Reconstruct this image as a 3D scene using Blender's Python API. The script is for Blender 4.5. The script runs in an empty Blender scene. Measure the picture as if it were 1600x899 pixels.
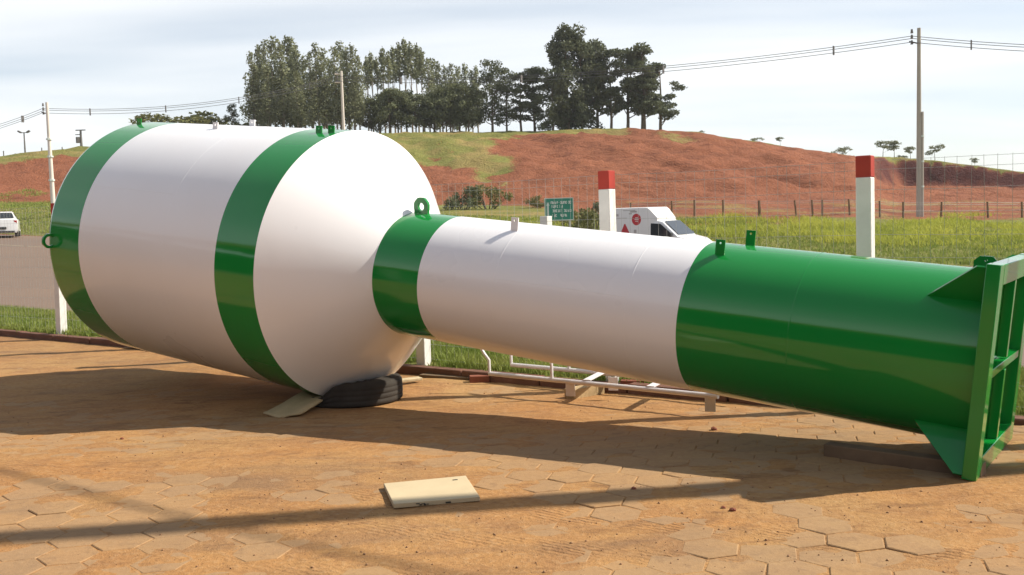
import bpy, bmesh, math, random
import numpy as np
from mathutils import Vector, Matrix
R_ = math.radians
sc = bpy.context.scene
COL = sc.collection
random.seed(7); RNG = np.random.default_rng(7)

# ------------------------------------------------------------------ camera
EYE = np.array([0.0, 0.0, 1.6]); FPX = 1555.0; CX, CY = 800.0, 449.5
ROLL = math.atan(0.03); PITCH = math.atan((CY - 337.0) * math.cos(ROLL) / FPX)
FW = np.array([0, math.cos(PITCH), -math.sin(PITCH)]); UP0 = np.array([0, math.sin(PITCH), math.cos(PITCH)]); RT0 = np.array([1.0, 0, 0])
RT = math.cos(ROLL) * RT0 - math.sin(ROLL) * UP0; UP = math.sin(ROLL) * RT0 + math.cos(ROLL) * UP0
cam = bpy.data.cameras.new('camera'); cam.sensor_width = 36; cam.lens = 36 * FPX / 1600; cam.clip_end = 5000; cam.clip_start = 0.05
camo = bpy.data.objects.new('camera', cam); COL.objects.link(camo)
camo.matrix_world = Matrix(((RT[0], UP[0], -FW[0], EYE[0]), (RT[1], UP[1], -FW[1], EYE[1]), (RT[2], UP[2], -FW[2], EYE[2]), (0, 0, 0, 1)))
sc.camera = camo

# ------------------------------------------------------------------ sky, sun, exposure
SUN_DIR = Vector((0.9915, 0.130, 0)).normalized(); SUN_EL = R_(41.5)
w = bpy.data.worlds.new('World'); sc.world = w; w.use_nodes = True
nt = w.node_tree; nt.nodes.clear()
def wn(t, **k):
    n = nt.nodes.new(t)
    for a, b in k.items(): setattr(n, a, b)
    return n
sky = wn('ShaderNodeTexSky', sky_type='NISHITA'); sky.sun_disc = False
sky.sun_elevation = SUN_EL; sky.sun_rotation = math.atan2(SUN_DIR.x, SUN_DIR.y); sky.altitude = 600; sky.air_density = 1.0; sky.dust_density = 0.8; sky.ozone_density = 1.0
tc = wn('ShaderNodeTexCoord'); sep = wn('ShaderNodeSeparateXYZ'); nt.links.new(tc.outputs['Generated'], sep.inputs[0])
ad = wn('ShaderNodeMath', operation='ADD'); ad.inputs[1].default_value = 0.12
mx0 = wn('ShaderNodeMath', operation='MAXIMUM'); mx0.inputs[1].default_value = 0.0
nt.links.new(sep.outputs['Z'], mx0.inputs[0]); nt.links.new(mx0.outputs[0], ad.inputs[0])
dx = wn('ShaderNodeMath', operation='DIVIDE'); dy = wn('ShaderNodeMath', operation='DIVIDE')
nt.links.new(sep.outputs['X'], dx.inputs[0]); nt.links.new(ad.outputs[0], dx.inputs[1])
nt.links.new(sep.outputs['Y'], dy.inputs[0]); nt.links.new(ad.outputs[0], dy.inputs[1])
cmb = wn('ShaderNodeCombineXYZ'); nt.links.new(dx.outputs[0], cmb.inputs[0]); nt.links.new(dy.outputs[0], cmb.inputs[1])
mp = wn('ShaderNodeMapping'); mp.inputs['Rotation'].default_value = (0, 0, 0.25); mp.inputs['Scale'].default_value = (0.28, 0.6, 1); mp.inputs['Location'].default_value = (0.6, 0.3, 0)
nt.links.new(cmb.outputs[0], mp.inputs['Vector'])
nz = wn('ShaderNodeTexNoise'); nz.inputs['Scale'].default_value = 1.1; nz.inputs['Detail'].default_value = 5; nz.inputs['Roughness'].default_value = 0.45; nz.inputs['Distortion'].default_value = 0.3
nt.links.new(mp.outputs[0], nz.inputs['Vector'])
rmp = wn('ShaderNodeMapRange'); rmp.inputs['From Min'].default_value = 0.34; rmp.inputs['From Max'].default_value = 0.60; rmp.inputs['To Min'].default_value = 0.30; rmp.inputs['To Max'].default_value = 0.96
nt.links.new(nz.outputs['Fac'], rmp.inputs['Value'])
hz_ = wn('ShaderNodeMapRange', interpolation_type='SMOOTHSTEP'); hz_.inputs['From Min'].default_value = 0.26; hz_.inputs['From Max'].default_value = 0.80; hz_.inputs['To Min'].default_value = 1.0; hz_.inputs['To Max'].default_value = 0.35
nt.links.new(sep.outputs['Z'], hz_.inputs['Value'])
cf = wn('ShaderNodeMath', operation='MULTIPLY'); nt.links.new(rmp.outputs[0], cf.inputs[0]); nt.links.new(hz_.outputs[0], cf.inputs[1])
mix = wn('ShaderNodeMix', data_type='RGBA')
mix.inputs[7].default_value = (9.0, 9.15, 9.25, 1)
nt.links.new(cf.outputs[0], mix.inputs[0]); nt.links.new(sky.outputs[0], mix.inputs[6])
bg = wn('ShaderNodeBackground'); bg.inputs['Strength'].default_value = 0.085
out = wn('ShaderNodeOutputWorld'); nt.links.new(mix.outputs[2], bg.inputs['Color']); nt.links.new(bg.outputs[0], out.inputs[0])
sl = bpy.data.lights.new('sun', 'SUN'); sl.energy = 4.8; sl.angle = R_(0.53); sl.color = (1.0, 0.925, 0.80)
so = bpy.data.objects.new('sun', sl); COL.objects.link(so); so.location = (30, 4, 30)
tosun = Vector((SUN_DIR.x * math.cos(SUN_EL), SUN_DIR.y * math.cos(SUN_EL), math.sin(SUN_EL)))
so.rotation_euler = tosun.to_track_quat('Z', 'Y').to_euler()
sc.view_settings.view_transform = 'Standard'; sc.view_settings.look = 'None'; sc.view_settings.gamma = 1; sc.view_settings.use_curve_mapping = False
sc.view_settings.exposure = 0.56
sc.render.engine = 'CYCLES'; sc.cycles.max_bounces = 6; sc.cycles.transparent_max_bounces = 8

# ------------------------------------------------------------------ helpers
def at(x, y, Y):
    """point at forward distance Y that the photo shows at pixel x, y"""
    d = FW + RT * (x - CX) / FPX - UP * (y - CY) / FPX
    return EYE + d * (Y / d[1])
def ss(e0, e1, x):
    t = np.clip((np.asarray(x, float) - e0) / (e1 - e0), 0, 1); return t * t * (3 - 2 * t)
def _h(ix, iy, s):
    n = (ix.astype(np.int64) * 374761393 + iy.astype(np.int64) * 668265263 + s * 974634773) & 0x7fffffff
    n = ((n ^ (n >> 13)) * 1274126177) & 0x7fffffff
    return ((n ^ (n >> 16)) & 0xffff) / 65535.0
def vn(x, y, s=0):
    x = np.asarray(x, float); y = np.asarray(y, float)
    ix = np.floor(x); iy = np.floor(y); fx = x - ix; fy = y - iy
    fx = fx * fx * (3 - 2 * fx); fy = fy * fy * (3 - 2 * fy)
    a = _h(ix, iy, s); b = _h(ix + 1, iy, s); c = _h(ix, iy + 1, s); d = _h(ix + 1, iy + 1, s)
    return (a * (1 - fx) + b * fx) * (1 - fy) + (c * (1 - fx) + d * fx) * fy
def fbm(x, y, s=0, o=4, g=0.5):
    v = 0; a = 1.0; t = 0
    for i in range(o):
        v = v + a * vn(x * 2 ** i + 17.3 * i, y * 2 ** i - 9.1 * i, s + i); t += a; a *= g
    return v / t
def link(o, parent=None):
    COL.objects.link(o)
    if parent is not None: o.parent = parent
    return o
def tag(o, label=None, cat=None, group=None, kind=None):
    if label: o['label'] = label
    if cat: o['category'] = cat
    if group: o['group'] = group
    if kind: o['kind'] = kind
    return o
def empty(name, loc=(0, 0, 0), rz=0.0):
    o = bpy.data.objects.new(name, None); o.empty_display_size = 0.1
    o.location = loc; o.rotation_euler = (0, 0, rz); COL.objects.link(o); return o
def copy_tree(o, parent=None):
    c = o.copy(); COL.objects.link(c); c.parent = parent
    for ch in list(o.children): copy_tree(ch, c)
    return c
def mesh_np(name, V, F, smooth=False):
    me = bpy.data.meshes.new(name)
    V = np.asarray(V, np.float32); F = np.asarray(F, np.int32); k = F.shape[1]
    me.vertices.add(len(V)); me.vertices.foreach_set('co', V.ravel())
    me.loops.add(F.size); me.loops.foreach_set('vertex_index', F.ravel())
    me.polygons.add(len(F)); me.polygons.foreach_set('loop_start', np.arange(len(F), dtype=np.int32) * k)
    me.polygons.foreach_set('loop_total', np.full(len(F), k, np.int32))
    if smooth: me.polygons.foreach_set('use_smooth', np.ones(len(F), bool))
    me.update(calc_edges=True); return me
def grid_mesh(name, X, Y, Z, smooth=True):
    n, m = X.shape
    V = np.stack([X, Y, Z], -1).reshape(-1, 3)
    i = np.arange(n * m).reshape(n, m)
    F = np.stack([i[:-1, :-1], i[:-1, 1:], i[1:, 1:], i[1:, :-1]], -1).reshape(-1, 4)
    return mesh_np(name, V, F, smooth)
class MB:
    def __init__(s): s.v = []; s.f = []
    def add(s, vs, fs):
        n = len(s.v); s.v += [tuple(map(float, p)) for p in vs]; s.f += [tuple(i + n for i in f) for f in fs]; return s
    def box(s, c, size, rz=0.0, M=None):
        hx, hy, hz = [q / 2 for q in size]
        vs = [Vector((x, y, z)) for x in (-hx, hx) for y in (-hy, hy) for z in (-hz, hz)]
        m = (M if M is not None else Matrix.Rotation(rz, 3, 'Z'))
        vs = [m @ p + Vector(c) for p in vs]
        return s.add(vs, [(0, 1, 3, 2), (4, 6, 7, 5), (0, 4, 5, 1), (2, 3, 7, 6), (0, 2, 6, 4), (1, 5, 7, 3)])
    def prism(s, poly, axis, a0, a1):
        """poly: 2D points in the other two axes (in xyz order), extruded along axis from a0 to a1"""
        n = len(poly); vs = []
        for a in (a0, a1):
            for p in poly:
                q = list(p); q.insert(axis, a); vs.append(q)
        fs = [tuple(range(n)), tuple(range(2 * n - 1, n - 1, -1))] + [(i, i + n, (i + 1) % n + n, (i + 1) % n) for i in range(n)]
        return s.add(vs, fs)
    def tube(s, pts, r, n=8, caps=True):
        pts = [Vector(p) for p in pts]; rs = r if isinstance(r, (list, tuple)) else [r] * len(pts)
        rings = []; ref = None
        for i, p in enumerate(pts):
            t = (pts[min(i + 1, len(pts) - 1)] - pts[max(i - 1, 0)]).normalized()
            if ref is None: ref = Vector((0, 0, 1)) if abs(t.z) < 0.9 else Vector((1, 0, 0))
            a = t.cross(ref).normalized(); b = a.cross(t).normalized(); ref = b
            rings.append([p + rs[i] * (math.cos(2 * math.pi * k / n) * a + math.sin(2 * math.pi * k / n) * b) for k in range(n)])
        vs = [q for rg in rings for q in rg]; fs = []
        for i in range(len(pts) - 1):
            for k in range(n): fs.append((i * n + k, i * n + (k + 1) % n, (i + 1) * n + (k + 1) % n, (i + 1) * n + k))
        if caps: fs += [tuple(range(n - 1, -1, -1)), tuple((len(pts) - 1) * n + k for k in range(n))]
        return s.add(vs, fs)
    def mesh(s, name, smooth=False, sharp=None):
        me = bpy.data.meshes.new(name); me.from_pydata(s.v, [], s.f)
        bm = bmesh.new(); bm.from_mesh(me); bmesh.ops.recalc_face_normals(bm, faces=bm.faces); bm.to_mesh(me); bm.free()
        if smooth: 
            me.polygons.foreach_set('use_smooth', np.ones(len(me.polygons), bool)); 
            me.set_sharp_from_angle(angle=R_(sharp or 35))
        me.update(); return me
    def build(s, name, mat, parent=None, smooth=False, bevel=0, sharp=None):
        me = s.mesh(name, smooth or bevel > 0, sharp); me.materials.append(mat)
        o = link(bpy.data.objects.new(name, me), parent)
        if bevel:
            b = o.modifiers.new('bevel', 'BEVEL'); b.width = bevel; b.segments = 2; b.limit_method = 'ANGLE'; b.angle_limit = R_(40)
        return o
def obj(name, me, mat, parent=None):
    me.materials.append(mat); return link(bpy.data.objects.new(name, me), parent)

# ------------------------------------------------------------------ materials
class NT:
    def __init__(s, name):
        s.m = bpy.data.materials.new(name); s.m.use_nodes = True; s.t = s.m.node_tree
        s.b = s.t.nodes['Principled BSDF']; s.o = s.t.nodes['Material Output']
    def n(s, t, **k):
        q = s.t.nodes.new(t)
        for a, b in k.items():
            if a.startswith('i_'): q.inputs[a[2:].replace('_', ' ')].default_value = b
            else: setattr(q, a, b)
        return q
    def l(s, a, b): s.t.links.new(a, b)
    def coord(s, which='Object', scale=(1, 1, 1), rot=(0, 0, 0)):
        c = s.n('ShaderNodeTexCoord'); m = s.n('ShaderNodeMapping'); m.inputs['Scale'].default_value = scale; m.inputs['Rotation'].default_value = rot
        s.l(c.outputs[which], m.inputs[0]); return m.outputs[0]
    def geo(s, scale=(1, 1, 1), rot=(0, 0, 0)):
        c = s.n('ShaderNodeNewGeometry'); m = s.n('ShaderNodeMapping'); m.inputs['Scale'].default_value = scale; m.inputs['Rotation'].default_value = rot
        s.l(c.outputs['Position'], m.inputs[0]); return m.outputs[0]
    def noise(s, vec, scale, detail=4, rough=0.55, dist=0.0):
        q = s.n('ShaderNodeTexNoise'); q.inputs['Scale'].default_value = scale; q.inputs['Detail'].default_value = detail
        q.inputs['Roughness'].default_value = rough; q.inputs['Distortion'].default_value = dist
        s.l(vec, q.inputs['Vector']); return q.outputs['Fac']
    def rng(s, v, a, b, c=0.0, d=1.0):
        q = s.n('ShaderNodeMapRange'); q.inputs['From Min'].default_value = a; q.inputs['From Max'].default_value = b
        q.inputs['To Min'].default_value = c; q.inputs['To Max'].default_value = d; s.l(v, q.inputs['Value']); return q.outputs[0]
    def math(s, op, a, b=None):
        q = s.n('ShaderNodeMath', operation=op)
        for i, x in enumerate((a, b)):
            if x is None: continue
            if isinstance(x, (int, float)): q.inputs[i].default_value = x
            else: s.l(x, q.inputs[i])
        return q.outputs[0]
    def mix(s, f, a, b, mode='MIX'):
        q = s.n('ShaderNodeMix', data_type='RGBA', blend_type=mode)
        for i, x in ((0, f), (6, a), (7, b)):
            if isinstance(x, (int, float)): q.inputs[i].default_value = x
            elif isinstance(x, tuple): q.inputs[i].default_value = x + (1,) if len(x) == 3 else x
            else: s.l(x, q.inputs[i])
        return q.outputs[2]
    def bump(s, h, strength, dist, prev=None):
        q = s.n('ShaderNodeBump'); q.inputs['Strength'].default_value = strength; q.inputs['Distance'].default_value = dist
        s.l(h, q.inputs['Height'])
        if prev is not None: s.l(prev, q.inputs['Normal'])
        return q.outputs[0]
    def fin(s, col, rough=0.8, nrm=None, spec=0.3, metal=0.0, coat=0.0, coat_rough=0.05):
        if isinstance(col, tuple): s.b.inputs['Base Color'].default_value = col + (1,)
        else: s.l(col, s.b.inputs['Base Color'])
        if isinstance(rough, (int, float)): s.b.inputs['Roughness'].default_value = rough
        else: s.l(rough, s.b.inputs['Roughness'])
        if nrm is not None: s.l(nrm, s.b.inputs['Normal'])
        s.b.inputs['Specular IOR Level'].default_value = spec; s.b.inputs['Metallic'].default_value = metal
        s.b.inputs['Coat Weight'].default_value = coat; s.b.inputs['Coat Roughness'].default_value = coat_rough
        return s.m
def simple(name, col, rough=0.7, var=0.25, scale=6.0, bump=0.0, bdist=0.005, spec=0.3, metal=0.0, coat=0.0, dark=0.5):
    t = NT(name); c = t.coord(); n = t.noise(c, scale, 5)
    colr = t.mix(t.rng(n, 0.3, 0.7, 0, var), col, tuple(q * dark for q in col))
    nr = t.bump(t.noise(c, scale * 6, 3), bump, bdist) if bump else None
    return t.fin(colr, rough, nr, spec, metal, coat)

def paint(name, col, dirt, rough, coat):
    t = NT(name); c = t.coord()
    big = t.noise(c, 0.9, 3); fine = t.noise(c, 14, 4)
    streak = t.noise(t.coord(scale=(6, 1.2, 1.2)), 1.3, 4)
    f = t.math('MULTIPLY', t.rng(streak, 0.5, 0.8, 0, 1), t.rng(fine, 0.35, 0.7, 0.2, 1))
    colr = t.mix(t.math('MULTIPLY', t.rng(big, 0.45, 0.75), 0.16), col, dirt)
    ro = t.rng(big, 0.3, 0.7, rough * 0.85, rough * 1.2)
    nr = t.bump(t.noise(t.coord(scale=(1.5, 1, 1)), 1.6, 2), 0.22, 0.012)
    return t.fin(colr, ro, nr, 0.5, 0, coat, 0.06)
M = {}
M['white'] = paint('white_tank_paint', (0.84, 0.825, 0.825), (0.70, 0.64, 0.58), 0.30, 0.3)
M['green'] = paint('green_tank_paint', (0.006, 0.230, 0.034), (0.02, 0.18, 0.04), 0.10, 0.25)
M['weld'] = simple('painted_weld', (0.7, 0.69, 0.68), 0.4, 0.2, 20)
def dirt_mat(name, with_tracks=True, slab=False):
    t = NT(name); g = t.geo()
    a = t.noise(g, 0.55, 5, 0.6, 0.4); b = t.noise(g, 3.1, 5, 0.6); c = t.noise(g, 26, 4, 0.6); e = t.noise(g, 120, 2)
    col = t.mix(t.rng(a, 0.35, 0.68), (0.365, 0.215, 0.090), (0.37, 0.178, 0.062))
    col = t.mix(t.rng(b, 0.42, 0.72, 0, 0.8), col, (0.28, 0.145, 0.064))
    col = t.mix(t.rng(c, 0.5, 0.75, 0, 0.5), col, (0.44, 0.285, 0.15))
    col = t.mix(t.rng(c, 0.44, 0.28, 0, 0.55), col, (0.20, 0.105, 0.05))
    st = t.noise(t.geo(scale=(0.8, 1.9, 1), rot=(0, 0, 0.12)), 2.8, 6, 0.7, 0.9)
    col = t.mix(t.rng(st, 0.52, 0.68, 0, 0.75), col, (0.185, 0.095, 0.045))
    # darker brown streaks drawn out by stretched noise
    wv = t.noise(t.geo(scale=(0.35, 1.5, 1), rot=(0, 0, 0.6)), 1.1, 4, 0.6, 0.8)
    col = t.mix(t.rng(wv, 0.53, 0.68, 0, 0.6), col, (0.185, 0.115, 0.07))
    if slab:
        oi = t.n('ShaderNodeObjectInfo'); col = t.mix(0.45, col, (0.35, 0.235, 0.128))
        col = t.mix(t.math('MULTIPLY', oi.outputs['Random'], 0.35), col, (0.28, 0.19, 0.115))
        ed = t.noise(g, 9, 4, 0.7); col = t.mix(t.rng(ed, 0.56, 0.66, 0, 0.5), col, (0.22, 0.135, 0.075))
    vor = t.n('ShaderNodeTexVoronoi'); vor.inputs['Scale'].default_value = 17; t.l(g, vor.inputs['Vector'])
    peb = t.rng(vor.outputs['Distance'], 0.05, 0.10, 1, 0)
    col = t.mix(t.math('MULTIPLY', peb, t.rng(e, 0.5, 0.6, 0, 0.8)), col, (0.16, 0.09, 0.05))
    hgt = t.math('ADD', t.math('MULTIPLY', c, 0.7), t.math('ADD', t.math('MULTIPLY', e, 0.25), t.math('MULTIPLY', peb, 0.35)))
    hgt = t.math('ADD', hgt, t.math('MULTIPLY', st, 0.9))
    if with_tracks:
        sp = t.n('ShaderNodeSeparateXYZ'); t.l(g, sp.inputs[0])
        wave = t.n('ShaderNodeTexWave'); wave.inputs['Scale'].default_value = 8.5; wave.inputs['Distortion'].default_value = 3.5; wave.inputs['Detail'].default_value = 3; wave.inputs['Detail Scale'].default_value = 2.5
        t.l(t.geo(rot=(0, 0, -0.95)), wave.inputs['Vector'])
        ln = t.math('SUBTRACT', sp.outputs['Y'], t.math('MULTIPLY', sp.outputs['X'], -0.42))      # y + 0.42 x
        m1 = t.rng(t.math('ABSOLUTE', t.math('SUBTRACT', ln, 5.30)), 0.08, 0.18, 1, 0)
        m2 = t.rng(t.math('ABSOLUTE', t.math('SUBTRACT', ln, 4.75)), 0.06, 0.15, 1, 0)
        m3 = t.rng(t.math('ABSOLUTE', t.math('SUBTRACT', ln, 4.10)), 0.06, 0.15, 1, 0)
        msk = t.math('MULTIPLY', t.math('MAXIMUM', m3, t.math('MAXIMUM', m1, m2)), t.rng(b, 0.38, 0.55, 0, 1))
        msk = t.math('MULTIPLY', msk, t.rng(sp.outputs['X'], -1.6, 0.4, 0.2, 1))
        hgt = t.math('ADD', hgt, t.math('MULTIPLY', t.math('MULTIPLY', wave.outputs['Fac'], msk), 0.45))
    nr = t.bump(hgt, 0.8 if slab else 0.95, 0.006 if slab else 0.013)
    return t.fin(col, 0.95, nr, 0.12)
M['dirt'] = dirt_mat('sandy_dirt')
M['paver'] = dirt_mat('dusty_concrete_paver', False, True)
t = NT('dusty_asphalt'); c = t.geo(); n1 = t.noise(t.geo(scale=(0.3, 0.3, 1)), 0.5, 5); n2 = t.noise(c, 30, 3)
col = t.mix(t.rng(n1, 0.3, 0.7), (0.17, 0.125, 0.098), (0.205, 0.14, 0.10)); col = t.mix(t.rng(n2, 0.4, 0.7, 0, 0.4), col, (0.11, 0.085, 0.07))
M['asphalt'] = t.fin(col, 0.9, t.bump(n2, 0.4, 0.01), 0.2)
t = NT('hill_soil_and_grass'); g = t.geo(); at_ = t.n('ShaderNodeAttribute', attribute_name='cover'); sp = t.n('ShaderNodeSeparateColor'); t.l(at_.outputs['Color'], sp.inputs[0])
n1 = t.noise(g, 0.25, 5, 0.6); n2 = t.noise(t.geo(scale=(0.8, 0.45, 1.6), rot=(0, 0, 0.4)), 1.2, 6, 0.7, 0.6); n3 = t.noise(g, 6, 4, 0.6); n4 = t.noise(t.geo(scale=(0.25, 0.25, 1.4), rot=(0.25, 0.3, 0)), 0.8, 5, 0.6, 1.0)
soil = t.mix(t.rng(n1, 0.3, 0.7), (0.265, 0.100, 0.053), (0.22, 0.080, 0.041)); soil = t.mix(t.rng(n2, 0.5, 0.70, 0, 0.85), soil, (0.155, 0.052, 0.028))
soil = t.mix(t.rng(n4, 0.56, 0.64, 0, 0.65), soil, (0.13, 0.045, 0.026)); soil = t.mix(t.rng(n3, 0.5, 0.75, 0, 0.55), soil, (0.315, 0.145, 0.075))
soil = t.mix(sp.outputs['Green'], soil, t.mix(t.rng(n2, 0.3, 0.7), (0.11, 0.034, 0.026), (0.075, 0.026, 0.022)))  # cut bank: dark red soil, with the shade on its face painted in
gr = t.mix(t.rng(n2, 0.3, 0.7), (0.155, 0.165, 0.042), (0.225, 0.205, 0.06)); gr = t.mix(t.rng(n3, 0.45, 0.75, 0, 0.7), gr, (0.10, 0.125, 0.033)); gr = t.mix(sp.outputs['Blue'], gr, (0.30, 0.215, 0.085))
gm = t.rng(t.math('ADD', sp.outputs['Red'], t.math('MULTIPLY', t.math('SUBTRACT', t.math('ADD', t.math('MULTIPLY', n3, 0.6), t.math('MULTIPLY', n2, 0.4)), 0.5), 1.7)), 0.38, 0.62)
M['terrain'] = t.fin(t.mix(gm, soil, gr), 0.95, t.bump(t.math('ADD', n2, t.math('MULTIPLY', n3, 0.5)), 0.9, 0.28), 0.1)
def leaf_mat(name, c1, c2, trans=0.25, scale=0.9):
    t = NT(name); c = t.coord(); oi = t.n('ShaderNodeObjectInfo')
    n = t.noise(c, scale, 3); col = t.mix(t.rng(n, 0.32, 0.68), c1, c2); col = t.mix(t.math('MULTIPLY', oi.outputs['Random'], 0.35), col, tuple(q * 1.5 for q in c2))
    t.fin(col, 0.75, None, 0.2)
    tr = t.n('ShaderNodeBsdfTranslucent'); t.l(col, tr.inputs['Color']); ms = t.n('ShaderNodeMixShader'); ms.inputs[0].default_value = trans
    t.l(t.b.outputs[0], ms.inputs[1]); t.l(tr.outputs[0], ms.inputs[2]); t.l(ms.outputs[0], t.o.inputs['Surface']); return t.m
M['euc'] = leaf_mat('eucalyptus_leaves', (0.15, 0.165, 0.09), (0.235, 0.245, 0.14))
M['pine'] = leaf_mat('dark_conifer_leaves', (0.072, 0.086, 0.048), (0.125, 0.138, 0.072), 0.25)
M['under'] = leaf_mat('understory_leaves', (0.095, 0.11, 0.055), (0.155, 0.168, 0.085))
M['olive'] = leaf_mat('olive_bush_leaves', (0.11, 0.12, 0.042), (0.18, 0.175, 0.065))
M['pale'] = leaf_mat('pale_scrub_leaves', (0.15, 0.165, 0.09), (0.22, 0.225, 0.13))
M['grass'] = leaf_mat('tall_field_grass', (0.18, 0.24, 0.032), (0.43, 0.42, 0.072), 0.4, 0.45)
M['lawn'] = leaf_mat('verge_lawn_grass', (0.14, 0.205, 0.034), (0.26, 0.28, 0.07), 0.3, 1.5)
M['bark'] = simple('grey_bark', (0.16, 0.12, 0.085), 0.9, 0.6, 3, 0.5, 0.02)
M['euc_bark'] = simple('pale_eucalyptus_bark', (0.30, 0.25, 0.19), 0.85, 0.6, 2, 0.3, 0.01)
M['post_white'] = simple('whitewashed_concrete', (0.74, 0.72, 0.68), 0.85, 0.6, 4, 0.5, 0.005, dark=0.72)
M['post_red'] = simple('red_post_paint', (0.40, 0.045, 0.03), 0.8, 0.6, 7, 0.3, 0.003, dark=0.7)
M['wire'] = simple('galvanised_wire', (0.42, 0.41, 0.39), 0.5, 0.2, 3, metal=0.6)
M['kerb'] = simple('soil_stained_kerb', (0.20, 0.095, 0.062), 0.9, 0.8, 4, 0.6, 0.01, dark=0.6)
M['pole'] = simple('weathered_pole_concrete', (0.44, 0.40, 0.345), 0.85, 0.5, 1.5, 0.3, 0.005, dark=0.75)
M['pole_pale'] = simple('pale_pole_concrete', (0.68, 0.62, 0.55), 0.85, 0.4, 1.5, dark=0.82)
M['cable'] = simple('black_cable', (0.13, 0.13, 0.135), 0.6, 0.1)
M['insul'] = simple('ceramic_grey', (0.16, 0.15, 0.14), 0.4, 0.1)
M['wood'] = simple('weathered_timber', (0.22, 0.145, 0.085), 0.9, 0.7, 5, 0.6, 0.006)
M['rawwood'] = simple('raw_cut_timber', (0.46, 0.33, 0.17), 0.85, 0.7, 9, 0.5, 0.005)
M['rubber'] = simple('worn_rubber', (0.040, 0.035, 0.030), 0.9, 0.6, 7, 0.5, 0.004, spec=0.08, dark=1.8)
M['carpet'] = simple('tan_carpet', (0.52, 0.39, 0.21), 0.98, 0.5, 12, 0.7, 0.004, dark=0.7)
M['card'] = simple('cream_cardboard', (0.56, 0.45, 0.28), 0.9, 0.6, 4, 0.2, 0.003, dark=0.8)
M['brick'] = simple('dusty_brick', (0.25, 0.085, 0.05), 0.95, 0.6, 9, 0.6, 0.004)
M['clod'] = simple('dry_earth_clod', (0.30, 0.17, 0.09), 0.95, 0.4, 9)
M['pipe'] = simple('white_pipe_paint', (0.72, 0.68, 0.68), 0.4, 0.35, 6, dark=0.75)
M['carpaint'] = simple('white_car_paint', (0.76, 0.76, 0.76), 0.25, 0.1, 2, coat=0.6)
M['vanside'] = simple('white_van_paint', (0.70, 0.69, 0.67), 0.4, 0.3, 2, coat=0.2, dark=0.85)
M['glass'] = simple('dark_window_glass', (0.035, 0.04, 0.045), 0.06, 0.1, spec=0.6)
M['plastic'] = simple('black_plastic', (0.03, 0.03, 0.03), 0.6, 0.2)
M['redlamp'] = simple('red_lamp', (0.35, 0.02, 0.02), 0.2, 0.1, coat=0.5)
M['clearlamp'] = simple('clear_lamp', (0.6, 0.6, 0.58), 0.15, 0.1, coat=0.5)
M['rim'] = simple('grey_rim', (0.4, 0.4, 0.4), 0.35, 0.2, metal=0.7)
M['logo'] = simple('red_logo_print', (0.50, 0.045, 0.055), 0.5, 0.2)
M['print'] = simple('grey_print', (0.42, 0.40, 0.39), 0.6, 0.2)
M['signgreen'] = simple('green_sign_face', (0.035, 0.24, 0.17), 0.45, 0.25, 3)
M['signwhite'] = simple('white_sign_print', (0.62, 0.68, 0.63), 0.5, 0.15)
M['line'] = simple('worn_road_paint', (0.40, 0.33, 0.22), 0.85, 0.7, 2, dark=0.6)

# ------------------------------------------------------------------ lie of the land
F0 = np.array([-6.84, 15.0]); EF = np.array([0.808, -0.5895]); EF /= np.linalg.norm(EF); NF = np.array([-EF[1], EF[0]])   # fence line: along, outward
def ab(x, y): return (x - F0[0]) * EF[0] + (y - F0[1]) * EF[1], (x - F0[0]) * NF[0] + (y - F0[1]) * NF[1]
def xy(a, b): return F0[0] + EF[0] * a + NF[0] * b, F0[1] + EF[1] * a + NF[1] * b
def yard_z(x, y): return -0.085 * ss(5.8, 9.2, y)
def road_z(a): 
    q = np.maximum(0, -np.asarray(a, float) - 3); return 0.035 * q * q / (q + 4)
TH = np.array([-0.9, -0.514, -0.40, -0.25, -0.032, 0.06, 0.193, 0.27, 0.347, 0.39, 0.514, 0.65, 0.9])
KY = np.array([[66, 74, 88, 98], [66, 74, 88, 98], [64, 74, 92, 106], [58, 70, 95, 112], [48, 68, 92, 112], [46, 66, 90, 110], [42, 64, 86, 105], [43, 64, 86, 104], [44, 66, 86, 105], [45, 75, 112, 113.1], [45, 75, 110, 111.0], [45, 75, 110, 111], [45, 75, 110, 111]], float)
KZ = np.array([[2.7, 3.8, 7.4, 8.7], [2.7, 3.8, 7.4, 8.7], [2.4, 3.6, 8.2, 10.2], [1.9, 3.0, 9, 11.3], [1.4, 2.5, 8, 11.0], [1.2, 2.36, 7.5, 10.65], [1.1, 2.2, 6.9, 9.6], [1.0, 2.0, 5.9, 8.1], [1.0, 2.2, 4.6, 6.7], [0.9, 1.7, 3.2, 6.8], [0.75, 1.4, 2.66, 4.6], [0.7, 1.3, 2.4, 3.6], [0.7, 1.3, 2.4, 3.4]], float)
ROADB = (1.9, 22.6)
def edge_b(a): return 18.9 + 3.7 * ss(6, 26, -np.asarray(a, float))
def knots(th):
    ky = [np.interp(th, TH, KY[:, i]) for i in range(4)]; kz = [np.interp(th, TH, KZ[:, i]) for i in range(4)]; return ky, kz
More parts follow.
